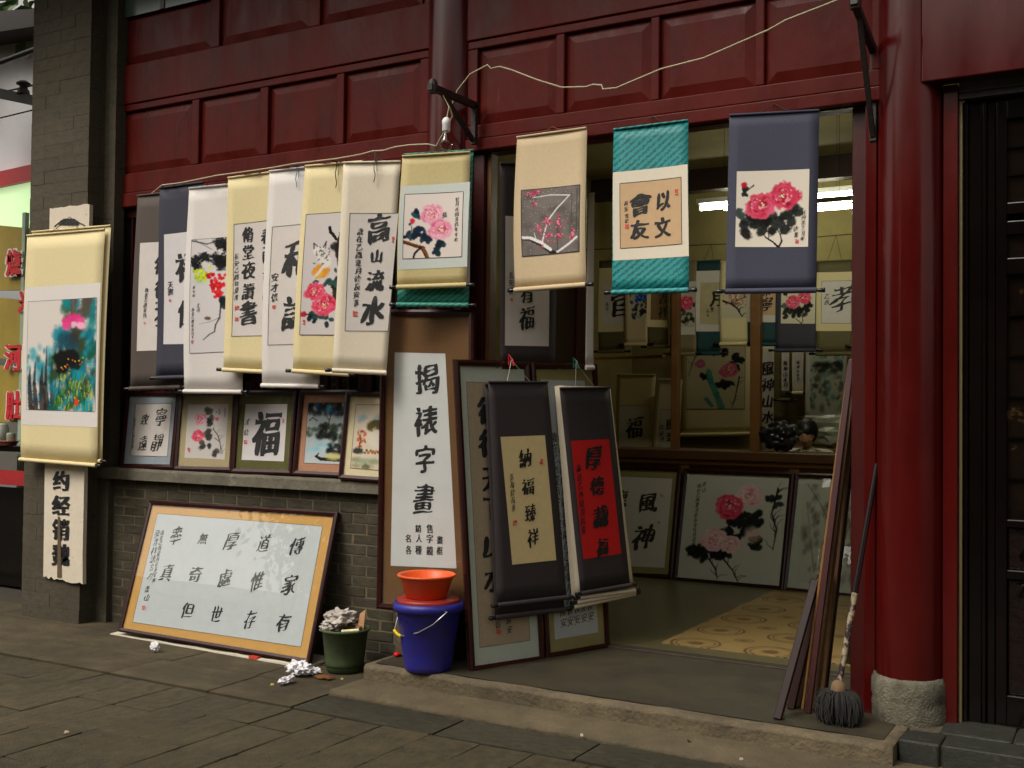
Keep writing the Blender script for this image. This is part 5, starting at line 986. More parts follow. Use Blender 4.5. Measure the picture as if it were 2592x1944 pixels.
for (a, b) in leafs:
    s = .045
    for (p, q, r, u) in ((a, a+s, .12, zA+.06), (b-s, b, .12, zA+.06), (a+s, b-s, zB, zA+.06), (a+s, b-s, zD, zC), (a+s, b-s, zE, zD-.03), (a+s, b-s, zG, zF), (a+s, b-s, zI, zH), (a+s, b-s, zK, zJ), (a+s, b-s, .12, zL)): db(p, q, r, u, 'rail' if p != a and q != b else 'stile', 5.435, 5.485)
    for (r, u) in ((zC, zB), (zF, zE), (zH, zG)): db(a+s, b-s, r, u, 'glass', 5.466, 5.472, DGL, 0)
    for (r, u) in ((zJ, zI), (zL, zK)):
        pn = db(a+s, b-s, r, u, 'carved_panel', 5.46, 5.48, CARV, .008)
        gq = random.Random(int(r*100)); mb = MB()
        for k in range(16 if u-r > .3 else 8):
            c = Vector((gq.uniform(a+s+.08, b-s-.08), 5.456, gq.uniform(r+.05, u-.05))); pts = [c+Vector((.05*math.cos(t_*1.1+k), -.004, .05*math.sin(t_*1.3+k*2))) for t_ in range(5)]; mb.tube(pts, [.006, .011, .012, .01, .004], 8)
        mb.build('carving', BLACKW, pn)
    n = 7
    for (r, u, nh) in ((zC, zB, 3), (zH, zG, 6)):
        for i in range(1, n):
            x = a+s+(b-a-2*s)*i/n; db(x-.0045, x+.0045, r, u, 'lattice_bar', 5.447, 5.464, None, 0)
        for i in range(1, nh):
            z = r+(u-r)*i/nh; db(a+s, b-s, z-.0045, z+.0045, 'lattice_bar', 5.4485, 5.4645, None, 0)
MB().box((-.74, 5.52, .1), (1.6, 5.56, 3.3)).build('backing', M('dark_interior', (.01, .009, .008), .9), door)
# ================================================================== INSIDE THE SHOP
rug = bpy.data.materials.new('ring_pattern_lino'); rug.use_nodes = True; nt = rug.node_tree; b_ = nt.nodes['Principled BSDF']; Lk = nt.links.new
tc = nt.nodes.new('ShaderNodeTexCoord')
def rings(cell, offs, stops):
    mp = nt.nodes.new('ShaderNodeMapping'); mp.inputs['Scale'].default_value = (1/cell,)*3; mp.inputs['Location'].default_value = (*offs, 0); Lk(tc.outputs['Object'], mp.inputs[0])
    fr = nt.nodes.new('ShaderNodeVectorMath'); fr.operation = 'FRACTION'; Lk(mp.outputs[0], fr.inputs[0]); sb = nt.nodes.new('ShaderNodeVectorMath'); sb.operation = 'SUBTRACT'; sb.inputs[1].default_value = (.5, .5, 0); Lk(fr.outputs[0], sb.inputs[0])
    ml = nt.nodes.new('ShaderNodeVectorMath'); ml.operation = 'MULTIPLY'; ml.inputs[1].default_value = (1, 1, 0); Lk(sb.outputs[0], ml.inputs[0]); ln = nt.nodes.new('ShaderNodeVectorMath'); ln.operation = 'LENGTH'; Lk(ml.outputs[0], ln.inputs[0])
    rp = nt.nodes.new('ShaderNodeValToRGB'); rp.color_ramp.interpolation = 'CONSTANT'; e = rp.color_ramp.elements; e[0].position = 0; e[0].color = (stops[0][1],)*3+(1,); e[1].position = stops[1][0]; e[1].color = (stops[1][1],)*3+(1,)
    for p, v in stops[2:]:
        q = e.new(p); q.color = (v, v, v, 1)
    Lk(ln.outputs['Value'], rp.inputs[0]); return rp.outputs[0]
m1 = rings(.46, (.1, .3), [(0, .8), (.10, .2), (.13, 0), (.24, 1), (.26, 0), (.30, .9), (.335, 0)]); m2 = rings(.46, (.6, .8), [(0, .8), (.06, .3), (.12, .7), (.135, 0)])
mx = nt.nodes.new('ShaderNodeMath'); mx.operation = 'MAXIMUM'; Lk(m1, mx.inputs[0]); Lk(m2, mx.inputs[1])
nz = nt.nodes.new('ShaderNodeTexNoise'); nz.inputs['Scale'].default_value = 40; Lk(tc.outputs['Object'], nz.inputs[0]); ml = nt.nodes.new('ShaderNodeMath'); ml.operation = 'MULTIPLY'; Lk(mx.outputs[0], ml.inputs[0]); mr_ = nt.nodes.new('ShaderNodeMapRange'); mr_.inputs[1].default_value = .3; mr_.inputs[2].default_value = .6; mr_.inputs[3].default_value = .85; Lk(nz.outputs[0], mr_.inputs[0]); Lk(mr_.outputs[0], ml.inputs[1])
mc = nt.nodes.new('ShaderNodeMix'); mc.data_type = 'RGBA'; Lk(ml.outputs[0], mc.inputs['Factor']); mc.inputs['A'].default_value = (*lin((142, 118, 72)), 1); mc.inputs['B'].default_value = (*lin((74, 50, 26)), 1); Lk(mc.outputs['Result'], b_.inputs['Base Color']); b_.inputs['Roughness'].default_value = .45
mb = MB(); mb.box((-2.555, 6.30, .105), (-.6, 8.62, .110)); single(mb, 'floor_mat', rug, 'tan lino mat with brown ring pattern on the shop floor', 'mat', loc=(-2.555, 6.30, .105))
CW = M('counter_wood', lin((120, 82, 44)), .4, .2, 5, stretch=(.2, 1, 1)); CWD = M('counter_dark_wood', lin((84, 56, 32)), .4, .2, 5)
ctr = thing('shop_counter', 'brown wooden counter across the back of the shop', 'counter', (-3.1, 9.1, .105))
MB().box((-4.9, 9.02, .105), (-.6, 9.5, 1.06)).build('front', CW, ctr); MB().box((-4.9, 8.97, 1.10), (-.6, 9.54, 1.18)).build('top', CWD, ctr, bevel=.008); MB().box((-4.9, 8.99, 1.062), (-.6, 9.52, 1.098)).build('rail', CW, ctr, bevel=.004)
for x in (-4.4, -3.45, -2.5, -1.55): MB().box((x-.04, 9.0, .107), (x+.04, 9.018, 1.06)).build('stile', CW, ctr)
def post(v, x0, x1, y, label):
    a = onY(px(v, x0, y), 9.3); b = onY(px(v, x1, y), 9.3); single(MB().box((a.x, 9.25, 1.18), (b.x, 9.33, 3.6)), 'wooden_post', CW, label, 'post', 'posts standing on the counter', bevel=.004)
post('g4', 1230, 1302, 800, 'brown wooden post on the counter right of the large peony scroll'); post('g4', 650, 698, 800, 'brown wooden post on the counter left of the large peony scroll')
# framed pictures leaning on the counter
k0 = onZ(px('g5', 330, 905), .107); k1 = onZ(px('g5', 1990, 1058), .107)
CP = Plane((0, 8.74, .107), (1, 0, 0), (0, math.sin(R(16)), math.cos(R(16))))
IG = 'framed pictures leaning on the counter inside'
def cv_back_peony():
    c = Cv(150, 165, (206, 206, 196), 12); c.twigs([(.9, .12), (.86, .35), (.92, .5), (.9, .68)], .012, (30, 32, 34), 12, .12)
    c.leaves(.62, .42, .16, .08, 26, .07, LEAFD); c.leaves(.5, .55, .12, .05, 8, .07, LEAFD); c.leaves(.3, .74, .2, .06, 30, .07, LEAFD); c.leaves(.86, .24, .08, .06, 8, .05, LEAFD); c.leaves(.74, .63, .09, .04, 8, .06, LEAFD); c.twigs([(.3, .8), (.38, .9), (.4, .98)], .01, (34, 34, 36), 7, .1); c.twigs([(.45, .8), (.55, .9), (.6, .99)], .01, (34, 34, 36), 7, .1)
    c.peony(.62, .2, .14, *PALEP); c.peony(.45, .31, .14, *CRIM); c.peony(.34, .62, .14, *PALEP); c.peony(.5, .65, .1, *PALEP); c.dab(.7, .55, .1, (220, 190, 180), .6); return c
def cv_ink(seed, bgc=(196, 198, 186)):
    c = Cv(70, 130, bgc, seed)
    for i in range(60): c.dab(c.g.random(), c.g.random(), .03+.07*c.g.random(), [(60, 62, 60), (110, 110, 104), (40, 44, 44), (120, 90, 84)][i % 4], .45, 1.8, 1.57+c.g.random()*.6, .8)
    for i in range(8): c.stroke([(c.g.random(), c.g.random()), (c.g.random(), c.g.random())], .01, .006, (40, 44, 46), .7)
    return c
framed(CP, 'g5', [(120, 108), (690, 125), (625, 890), (120, 868)], 'framed calligraphy with olive mat against the counter', mould=.035, mat=OLIVEM, art=[(190, 162), (652, 180), (592, 840), (190, 822)], artmat=PAPERG, line=.002, group=IG, texts=[dict(items=[('風', 470, 365, 165, None), ('神', 440, 612, 185, None)], bold=.04), dict(items=[('德', 250, 330, 150, None), ('山', 240, 600, 150, None)], bold=.04)], seal=[(572, 305, 20, 26), (548, 506, 18, 20)])
framed(CP, 'g5', [(762, 138), (1515, 168), (1440, 975), (685, 910)], 'framed large painting of pale and red peonies against the counter', mould=.035, mat=PAPERG, art=[(762, 138), (1515, 168), (1440, 975), (685, 910)], cv=cv_back_peony(), group=IG, texts=[dict(items=[('歲在乙酉夏月於長安牡丹花開富', (848, 800), 215, 720), ('青山', 885, 200, 285)], bold=.02)])
framed(CP, 'g5', [(1580, 170), (2070, 190), (2005, 1035), (1493, 985)], 'framed dim ink painting against the counter behind the leaning mouldings', mould=.035, mat=PALEM, art=[(1618, 218), (2030, 235), (1975, 990), (1560, 940)], cv=cv_ink(13), group=IG)
# scrolls hanging over the counter
WIREY = 9.45
wz = 3.05; mb = MB(); mb.tube([(-4.99, WIREY, wz), (-3, WIREY, wz-.05), (-.56, WIREY, wz)], .004, 6); single(mb, 'hanging_wire', IRON, 'thin wire strung across the shop above the counter', 'wire', loc=(-4.99, WIREY, wz))
OG = 'scrolls hanging over the counter inside the shop'
def inner(x0, x1, ybot, mount, label, panels, texts=(), k=0, ytop=-110, **kw):
    Y = 9.40-.025*(k % 2)
    pl = PY(Y); sl_ = 4*(k % 2); q = [(x0+4, ytop), (x1+2, ytop-12), (x1-2, ybot-2), (x0, ybot)]
    m = mid(pl, 'g4', q); return scroll(pl, 'g4', q, mount, label, group=OG, panels=panels, texts=texts, hang=(m.x, WIREY, wz-.03), ph=k, amp=.004, roll_r=.018, knob_l=.06, **kw)
def cv_dark(seed, flower=None, H=130):
    c = Cv(70, H, (196, 190, 170), seed)
    for i in range(26): c.dab(.1+c.g.random()*.9, .45+c.g.random()*.5, .1, [(26, 30, 28), (50, 60, 50), (70, 70, 40)][i % 3], .8, 1.3, c.g.random()*3)
    c.twigs([(.2, .8), (.6, .95), (.9, .7)], .02, (26, 26, 28), 5, .2)
    if flower == 'blue':
        for i in range(24): c.dab(.3+c.g.random()*.7, .25+c.g.random()*.25, .09, [(30, 80, 170), (60, 120, 190)][i % 2], .9)
    if flower == 'red': c.peony(.55, .4, .34, *CRIM)
    if flower == 'plum':
        c = Cv(70, H, (200, 192, 170), seed); c.twigs([(0, .45), (.35, .55), (.6, .7), (.8, .95)], .05, (50, 42, 36), 10, .3); c.twigs([(.35, .55), (.7, .4), (1, .35)], .03, (50, 42, 36), 8, .3)
        for i in range(46): c.dab(c.g.random(), .15+c.g.random()*.45, .04, [(214, 110, 40), (196, 60, 40)][i % 2], .8)
    return c
inner(104, 298, 545, OLIVES, 'olive scroll with one large character at the left of the counter row', [dict(q=[(110, -60), (298, -70), (294, 405), (104, 410)], mat=CREAM), dict(q=[(140, 60), (296, 58), (292, 352), (134, 355)], mat=PAPERG, c=.002)], [dict(items=[('官', 268, 205, 190, None)], bold=.05), dict(items=[('長安', 168, 190, 255)])], 0)
inner(300, 466, 492, TANS, 'tan scroll with dark foliage and blue flowers over the counter', [dict(q=[(330, 60), (466, 55), (458, 318), (326, 320)], cv=cv_dark(21, 'blue'))], (), 1)
inner(464, 622, 508, OLIVES, 'olive scroll with brown paper characters over the counter', [dict(q=[(470, 20), (620, 15), (615, 375), (458, 372)], mat=CREAM), dict(q=[(494, 60), (616, 55), (612, 322), (488, 318)], mat=M('dark_tan_paper', lin((130, 100, 64)), .85), c=.002)], [dict(items=[('吉祥', 580, 110, 310)], bold=.03)], 0)
inner(630, 822, 562, M('grey_tan_silk', lin((130, 116, 84)), .7), 'grey tan scroll with a dark red peony over the counter', [dict(q=[(632, 40), (822, 35), (816, 428), (630, 430)], mat=PAPERG), dict(q=[(664, 75), (822, 70), (812, 375), (658, 372)], cv=cv_dark(22, 'red'), c=.002)], (), 1)
inner(824, 1002, 560, TEALD, 'dark teal scroll with cream panel and brush strokes over the counter', [dict(q=[(826, -40), (1002, -45), (998, 405), (824, 405)], mat=PAPERG), dict(q=[(854, 45), (998, 42), (994, 355), (850, 352)], mat=M('pale_tan_paper', lin((190, 174, 136)), .85), c=.002)], [dict(items=[('月', 972, 165, 110, None)], bold=.05), dict(items=[('長安', 910, 240, 300), ('書', 940, 245, 40, None)])], 0)
inner(998, 1202, 488, CREAM, 'cream yellow scroll with orange plum branches over the counter', [dict(q=[(1020, 75), (1200, 70), (1196, 305), (1016, 308)], cv=cv_dark(23, 'plum', 100))], (), 1)
inner(1198, 1416, 492, TEALD, 'dark teal scroll with brown character panel over the counter', [dict(q=[(1202, 20), (1412, 15), (1408, 338), (1198, 336)], mat=PAPERG), dict(q=[(1238, 60), (1412, 56), (1410, 285), (1234, 282)], mat=PAPERT, c=.002)], [dict(items=[('寧', 1345, 200, 105, None), ('水', 1345, 115, 60, None)], bold=.04), dict(items=[('書於', 1283, 120, 220)])], 0)
inner(1408, 1706, 535, NAVY, 'navy scroll with crimson peonies on white over the counter', [dict(q=[(1452, 60), (1706, 55), (1700, 348), (1448, 346)], cv=cv_peony_red((214, 206, 180), 25, 90, 100))], (), 1)
inner(1706, 1972, 560, OLIVES, 'olive scroll with one flowing character on pale paper over the counter', [dict(q=[(1712, -30), (1972, -36), (1968, 402), (1704, 402)], mat=CREAM), dict(q=[(1748, 34), (1970, 30), (1966, 346), (1745, 344)], mat=PAPERG, c=.002, line=.003)], [dict(items=[('孝', 1900, 158, 200, None)], bold=.03, wild=1.5), dict(items=[('乙酉', 1785, 125, 215)])], 0)
inner(1974, 2150, 500, BROWNS, 'brown scroll with white panel half hidden by the right jamb', [dict(q=[(1974, -60), (2150, -66), (2146, 420), (1972, 422)], mat=WHITES)], (), 1)
# back of the shop
BY = 11.3
def back(q, mount, label, panels, texts=(), Y=BY, **kw): return scroll(PY(Y), 'g4', q, mount, label, panels=panels, texts=texts, amp=.004, roll_r=.022, knob_l=.07, **kw)
def cv_big():
    c = Cv(120, 150, (196, 184, 150), 31); c.twigs([(.1, 0), (.2, .12), (.1, .3), (.04, .5)], .012, (40, 34, 30), 10, .14); c.leaves(.55, .12, .16, .06, 12, .08, LEAFD); c.leaves(.86, .25, .1, .12, 16, .08, LEAFD); c.leaves(.68, .62, .14, .07, 12, .08, LEAFD); c.leaves(.3, .5, .06, .04, 5, .07, LEAFD)
    c.twigs([(.9, .5), (.84, .8), (.78, .98)], .014, (36, 32, 30), 8, .12); c.stroke([(.38, .42), (.42, .58), (.52, .78), (.6, .96)], .05, .06, (70, 150, 130), .8); c.stroke([(.34, .84), (.44, .95)], .04, .03, (60, 140, 130), .8); c.peony(.72, .4, .16, *((150, 40, 70), (190, 70, 100), (206, 140, 140))); c.peony(.24, .3, .09, *((150, 40, 90), (180, 60, 110), (200, 130, 150))); return c
back([(712, 430), (1224, 425), (1222, 1150), (708, 1160)], CREAM, 'large cream scroll with peonies and a teal rock on the back wall', [dict(q=[(752, 500), (1186, 497), (1182, 975), (752, 978)], cv=cv_big(), line=.004)])
back([(240, 722), (526, 722), (494, 1275), (222, 1275)], CREAM, 'cream scroll with one large character standing behind the counter', [dict(q=[(256, 948), (488, 950), (482, 1262), (250, 1262)], mat=PAPERG, line=.003)], [dict(items=[('福', 368, 1115, 160, None)], bold=.04)], Y=11.0)
back([(542, 758), (720, 760), (700, 1275), (502, 1275)], CREAMW, 'narrow pale scroll beside the single character scroll behind the counter', [dict(q=[(560, 978), (690, 980), (680, 1262), (548, 1262)], mat=PAPERG, line=.003)], [dict(items=[('馬到', 635, 1040, 1230)], bold=.04), dict(items=[('長安月', 572, 1090, 1220)])], Y=10.95)
def cv_land():
    c = Cv(80, 140, (196, 200, 180), 33)
    for i in range(90): c.dab(c.g.random(), .05+c.g.random()*.9, .04+.08*c.g.random(), [(30, 120, 110), (40, 150, 140), (50, 60, 50), (110, 90, 80), (180, 190, 170), (30, 90, 80)][i % 6], .6, 1.4, c.g.random()*3, .7)
    for i in range(12): c.dab(.1+c.g.random()*.8, .25+c.g.random()*.12, .1, (66, 52, 48), .7, 1.5, 0, .6)
    return c
back([(1632, 470), (1940, 466), (1925, 1030), (1626, 1030)], WHITES, 'white scroll with a teal green landscape on the back wall', [dict(q=[(1662, 520), (1912, 516), (1902, 1010), (1660, 1012)], cv=cv_land())])
for k, (x0, x1, yb, lb) in enumerate(((1306, 1396, 1290, 'narrow pale couplet scroll right of the counter post'), (1440, 1520, 900, 'narrow olive scroll beside the pale couplet'), (1530, 1615, 850, 'narrow pale scroll left of the teal landscape'))):
    back([(x0, 480), (x1, 478), (x1-3, yb), (x0, yb)], [CREAMW, OLIVES, CREAMW][k], lb, [dict(q=[(x0+12, 560), (x1-12, 560), (x1-14, yb-60), (x0+12, yb-60)], mat=PAPERG)], [dict(items=[('風神山水月', (x0+x1)/2, 620, yb-80)], bold=.03)], Y=11.33)
mb = MB(); a = onY(px('g4', 70, 600), 9.35); b = onY(px('g4', 600, 588), 9.35); mb.tube([Vector((-4.99, a.y, a.z+.02)), a, b, Vector((b.x, 9.3, b.z))], .016, 10); single(mb, 'bamboo_rail', M('golden_bamboo', lin((150, 110, 40)), .35), 'golden bamboo rail below the hanging row at the left', 'rail')
# person seated behind the counter
def skin_body(name, nodes, edges, mat, parent, sub=2, root=0):
    base = ROOTM[parent.name]; me = bpy.data.meshes.new(name); me.from_pydata([tuple(Vector(n[0])-base) for n in nodes], edges, []); o = bpy.data.objects.new(name, me); COL.objects.link(o); o.parent = parent
    md = o.modifiers.new('skin', 'SKIN'); md.use_smooth_shade = True; sv = me.skin_vertices[0].data
    for v, n in zip(sv, nodes): v.radius = n[1] if isinstance(n[1], tuple) else (n[1], n[1])
    sv[root].use_root = True; s = o.modifiers.new('sub', 'SUBSURF'); s.levels = sub; s.render_levels = sub; me.materials.append(mat); return o
hc = onY(px('g4', 1640, 1165), 9.85); X, Yp, Z = hc.x, hc.y, hc.z
t = thing('person', 'seated person in a pale shirt bending over behind the counter', 'person', (X, Yp, .105))
SKIN = M('skin', lin((190, 140, 110)), .55, .06, 20); SHIRT = M('pale_shirt', lin((206, 204, 180)), .85, .1, 20); HAIR = M('black_hair', (.008, .007, .007), .45, .3, 40)
nodes = [((X, Yp+.16, .62), (.16, .13)), ((X, Yp+.15, .85), (.155, .115)), ((X, Yp+.10, 1.13), (.165, .11)), ((X, Yp+.03, Z-.17), (.085, .075)), ((X, Yp-.0, Z-.10), (.055, .055)),
         ((X-.17, Yp+.06, 1.13), .07), ((X-.24, Yp-.02, .95), .05), ((X-.22, Yp-.18, .98), .042), ((X-.1, Yp-.26, 1.0), .034), ((X+.17, Yp+.06, 1.13), .07), ((X+.24, Yp-.02, .95), .05), ((X+.2, Yp-.18, .98), .042), ((X+.08, Yp-.26, 1.0), .034),
         ((X-.1, Yp-.1, .6), .08), ((X-.11, Yp-.28, .58), .07), ((X-.11, Yp-.28, .2), .05), ((X+.1, Yp-.1, .6), .08), ((X+.11, Yp-.28, .58), .07), ((X+.11, Yp-.28, .2), .05)]
skin_body('body', nodes, [(0, 1), (1, 2), (2, 3), (3, 4), (2, 5), (5, 6), (6, 7), (7, 8), (2, 9), (9, 10), (10, 11), (11, 12), (0, 13), (13, 14), (14, 15), (0, 16), (16, 17), (17, 18)], SHIRT, t)
def blob(c, r, name, mat, parent, f=None, sub=4):
    bm = bmesh.new(); bmesh.ops.create_icosphere(bm, subdivisions=sub, radius=1); mb = MB(); vs = []
    for v in bm.verts:
        p = v.co.copy(); q = Vector((p.x*r[0], p.y*r[1], p.z*r[2]))
        if f: q = f(p, q)
        vs.append(Vector(c)+q)
    mb.add(vs, [tuple(v.index for v in f_.verts) for f_ in bm.faces], True); bm.free(); return mb.build(name, mat, parent)
def headf(p, q):
    q.z *= 1+.05*p.z
    if p.y < -.5 and abs(p.x) < .28 and -.35 < p.z < .1: q.y -= .022*(1-abs(p.x)/.28)
    if p.z < -.3: q.x *= .86; q.y -= .01
    return q
blob((X, Yp-.02, Z), (.078, .095, .115), 'head', SKIN, t, headf)
def hairf(p, q):
    if p.y < -.35 and p.z < -.25: q *= .80
    return q*(1+.03*mnoise.noise(p*9))
blob((X, Yp-.012, Z+.03), (.098, .115, .118), 'hair', HAIR, t, hairf)
for s_ in (-1, 1):
    blob((X+s_*.08, Yp, Z-.01), (.014, .024, .032), 'ear', SKIN, t, None, 2); blob((X+s_*.03, Yp-.107, Z+.005), (.012, .006, .006), 'eye', M('dark_eye', (.01, .01, .01), .3), t, None, 2)
blob((X, Yp-.108, Z-.06), (.022, .006, .006), 'mouth', M('lip', lin((150, 80, 76)), .5), t, None, 2)
st = thing('stool', 'plain wooden stool under the person behind the counter', 'stool', (X, Yp+.12, .105))
MB().lathe((X, Yp+.12, .105), [(.16, .38), (.17, .39), (.17, .42), (.16, .43)], 24).build('seat', CW, st)
for s1 in (-1, 1):
    for s2 in (-1, 1): MB().beam((X+s1*.13, Yp+.12+s2*.13, .105), (X+s1*.1, Yp+.12+s2*.1, .49), .03, .03).build('leg', CW, st)
c = onY(px('g4', 1450, 1180), 9.35); crumple((c.x, 9.3, 1.178), .16, M('speckled_black_bag', (.012, .012, .013), .35, .5, 40, dirt_or_glow=((.3, .3, .28), 60, .66, .70)), 'plastic_bag', 'speckled black plastic bag on the counter beside the person', 'bag', 11, (.95, .6, .72), amp=.45, fr=2.6, sub=4)
c = onY(px('g4', 1760, 1100), 9.6); CLB = M('clear_crinkled_plastic', lin((170, 176, 160)), .25, .2, 20)
crumple((c.x, 10.35, 1.18), .2, CLB, 'plastic_bundle', 'heap of clear plastic wrapped rolls behind the person', 'bundle', 12, (1.8, .8, .8), amp=.35, fr=2)
single(MB().box((c.x-.6, 10.1, .105), (c.x+.6, 10.7, 1.19)), 'storage_cabinet', CW, 'brown storage cabinet behind the person', 'cabinet', bevel=.01)
# fluorescent lamps
TUBE = emit_mat('fluorescent_tube', (1.0, .99, .76), 36)
def lamp(p0, p1, label):
    t = thing('fluorescent_lamp', label, 'lamp', ((p0+p1)/2)+Vector((0, 0, .05)), 'lit fluorescent lamps inside the shop')
    d = (p1-p0).normalized(); MB().tube([p0, p1], .016, 12).build('tube', TUBE, t)
    MB().beam(p0-d*.03+Vector((0, .0, .05)), p1+d*.03+Vector((0, 0, .05)), .06, .035).build('batten', M('white_batten', lin((200, 200, 190)), .5), t)
    for e in (p0-d*.01, p1+d*.01): MB().beam(e-d*.008+Vector((0, 0, 0.015)), e+d*.008+Vector((0, 0, .015)), .035, .07).build('end_holder', M('white_batten', lin((200, 200, 190)), .5), t)
    for f in (.15, .85): q = p0.lerp(p1, f); MB().tube([q+Vector((0, 0, .06)), Vector((q.x, q.y, 3.92))], .0015, 6).build('drop_rod', IRON, t)
a = onY(px('g3', 858, 778), 8.0); b = onY(px('g3', 1060, 762), 8.0); lamp(a, a+Vector((1.2, 0, (b.z-a.z)/(b.x-a.x)*1.2*0)), 'lit fluorescent tube behind the slate blue peony scroll')
b = onY(px('g3', 2008, 757), 7.6); lamp(b-Vector((.8, 0, 0)), b, 'lit fluorescent tube nearest the right jamb, lower of the pair')
b = onY(px('g3', 1890, 708), 10.6); lamp(b-Vector((1.15, 0, 0)), b, 'lit fluorescent tube just above the lower one at the jamb')
# ================================================================== NEIGHBOUR SHOP (left of the pier)
NP = PY(6.0)
def npw(v, x, y, Y): return onY(px(v, x, y), Y)
def nquad(pts, Y, th, mat, name, label, cat, group=None, bev=0):
    p = [npw('g1', x, y, Y) for x, y in pts]; mb = MB(); mb.hexa([q+Vector((0, th, 0)) for q in p[::-1]]+[q for q in p[::-1]]) if False else mb.hexa([p[3]+Vector((0, th, 0)), p[2]+Vector((0, th, 0)), p[1]+Vector((0, th, 0)), p[0]+Vector((0, th, 0)), p[3], p[2], p[1], p[0]]); return single(mb, name, mat, label, cat, group, bevel=bev)
nquad([(-500, 300), (330, 180), (330, 1210), (-500, 1400)], 6.6, .05, M('white_plaster', lin((224, 222, 226)), .8, .04, 4), 'white_wall', 'white plastered upper wall of the neighbouring shop', 'wall')
nquad([(-500, 1395), (330, 1212), (330, 1330), (-500, 1500)], 6.5, .12, M('red_fascia_paint', lin((176, 14, 22)), .4), 'red_fascia', 'red fascia band under the white wall of the neighbouring shop', 'fascia')
nquad([(-500, 1510), (330, 1345), (330, 1690), (-500, 1860)], 6.55, .05, emit_mat('lit_green_panel', lin((200, 232, 176)), .55), 'lit_panel', 'pale green lit panel above the yellow menu boards', 'light panel')
nquad([(-600, 120), (330, 60), (330, 185), (-600, 330)], 6.3, .5, M('dark_eave_board', lin((44, 38, 36)), .7), 'neighbour_eave', 'dark eave edge above the white wall left of the pier', 'eave')
t_ = MB(); t_.tube([npw('g1', -300, 560, 6.2), npw('g1', 0, 470, 6.2), npw('g1', 330, 350, 6.2)], .028, 8); single(t_, 'black_pipe', KNOB, 'thick black pipe crossing the white wall left of the pier', 'pipe')
t_ = MB(); t_.tube([npw('g1', -300, 960, 6.25), npw('g1', 0, 885, 6.25), npw('g1', 330, 805, 6.25)], .007, 6); single(t_, 'cable', KNOB, 'thin dark cable crossing the white wall below the lantern arm', 'cable')
arm = thing('lantern_arm', 'dark arm with a small finial crossing the white wall left of the pier', 'bracket', npw('g1', 170, 720, 6.1))
a = npw('g1', -300, 640, 6.1); b = npw('g1', 330, 770, 6.1); MB().beam(a, b, .05, .085).build('arm', IRON, arm)
f = npw('g1', 175, 690, 6.1); MB().lathe(f-Vector((0, 0, .02)), [(.055, 0), (.05, .03), (.035, .05), (.03, .07), (.06, .085), (.06, .095), (.03, .115), (.008, .12)], 16).build('finial', IRON, arm)
MB().tube([npw('g1', -300, 760, 6.1), npw('g1', 60, 682, 6.1), npw('g1', 330, 620, 6.1)], .008, 6).build('wire', IRON, arm)
YEL = M('yellow_menu_board', lin((150, 128, 44)), .6, .15, 4); REDT = M('red_lettering', lin((196, 30, 40)), .6); WHT = M('white_outline', lin((222, 214, 204)), .6)
def npq(v, pts, Y): return [npw(v, x, y, Y) for x, y in pts]
menu = thing('menu_board', 'yellow menu board with red outlined characters left of the pier', 'sign', npw('A3', 60, 300, 6.3))
for (y0, y1) in ((280, 850), (905, 1440), (1490, 1990)):
    p = [npw('A2', -500, y0-40, 6.3), npw('A2', 330, y0+40, 6.3), npw('A2', 330, y1, 6.3), npw('A2', -500, y1, 6.3)]
    MB().hexa([p[3]+Vector((0, .03, 0)), p[2]+Vector((0, .03, 0)), p[1]+Vector((0, .03, 0)), p[0]+Vector((0, .03, 0)), p[3], p[2], p[1], p[0]]).build('board_panel', YEL, menu)
p = npw('A2', 210, 400, 6.28); MB().box((p.x-.02, 6.27, .3), (p.x+.02, 6.31, 3.2)).build('metal_edge', M('pale_metal', lin((150, 170, 150)), .4), menu)
MSH = Sheet(PY(6.26), [(-9, 3), (-7, 3), (-7, 0), (-9, 0)])
for it in (('烧', 120, 612, 225, None), ('米', 225, 945, 200, None), ('河', 115, 1428, 235, None), ('肚', 125, 1844, 235, None)):
    write(MSH, 'A2', [it], 0, menu, 'lettering_outline', mat=WHT, bold=.10, wild=.1, slant=0, wide=1.0); _gs[0] -= 1
    write(MSH, 'A2', [it], .006, menu, 'lettering', mat=REDT, bold=.055, wild=.1, slant=0, wide=1.0)
MB().box((-9.6, 7.2, .0), (-6.99, 7.3, 3.4)).build('back_panel', M('brown_shop_interior', lin((70, 54, 30)), .8), menu)
# stall table with pots
tp = npw('A3', 80, 520, 6.0)
tab = thing('stall_table', 'dark stall table with a red cloth left of the pier', 'table', (tp.x, 6.1, 0))
MB().box((tp.x-1.1, 5.8, tp.z-.05), (tp.x+.55, 6.2, tp.z)).build('table_top', BLACKW, tab, bevel=.006)
for x in (tp.x-1.0, tp.x+.45):
    for y in (5.85, 6.15): MB().box((x-.025, y-.025, .004), (x+.025, y+.025, tp.z-.05)).build('leg', BLACKW, tab)
MB().box((tp.x-1.1, 5.79, tp.z-.32), (tp.x+.5, 5.797, tp.z-.20)).build('red_cloth', M('red_cloth', lin((150, 20, 24)), .8, .2, 6), tab)
MB().box((tp.x-1.0, 5.9, .01), (tp.x+.5, 6.1, tp.z-.35)).build('dark_cabinet', BLACKW, tab)
def pot(v, x, y, Y, z, prof, mat, label, name, cat, g_=None):
    c = npw(v, x, y, Y); mb = MB(); mb.lathe((c.x, Y, z), prof, 28); return single(mb, name, mat, label, cat, g_)
pot('A3', 5, 400, 5.95, tp.z, [(.06, 0), (.065, .005), (.065, .14), (.055, .16), (.055, .17), (.02, .175)], M('pale_tin', lin((196, 206, 190)), .4), 'pale tin canister on the stall table', 'canister', 'canister')
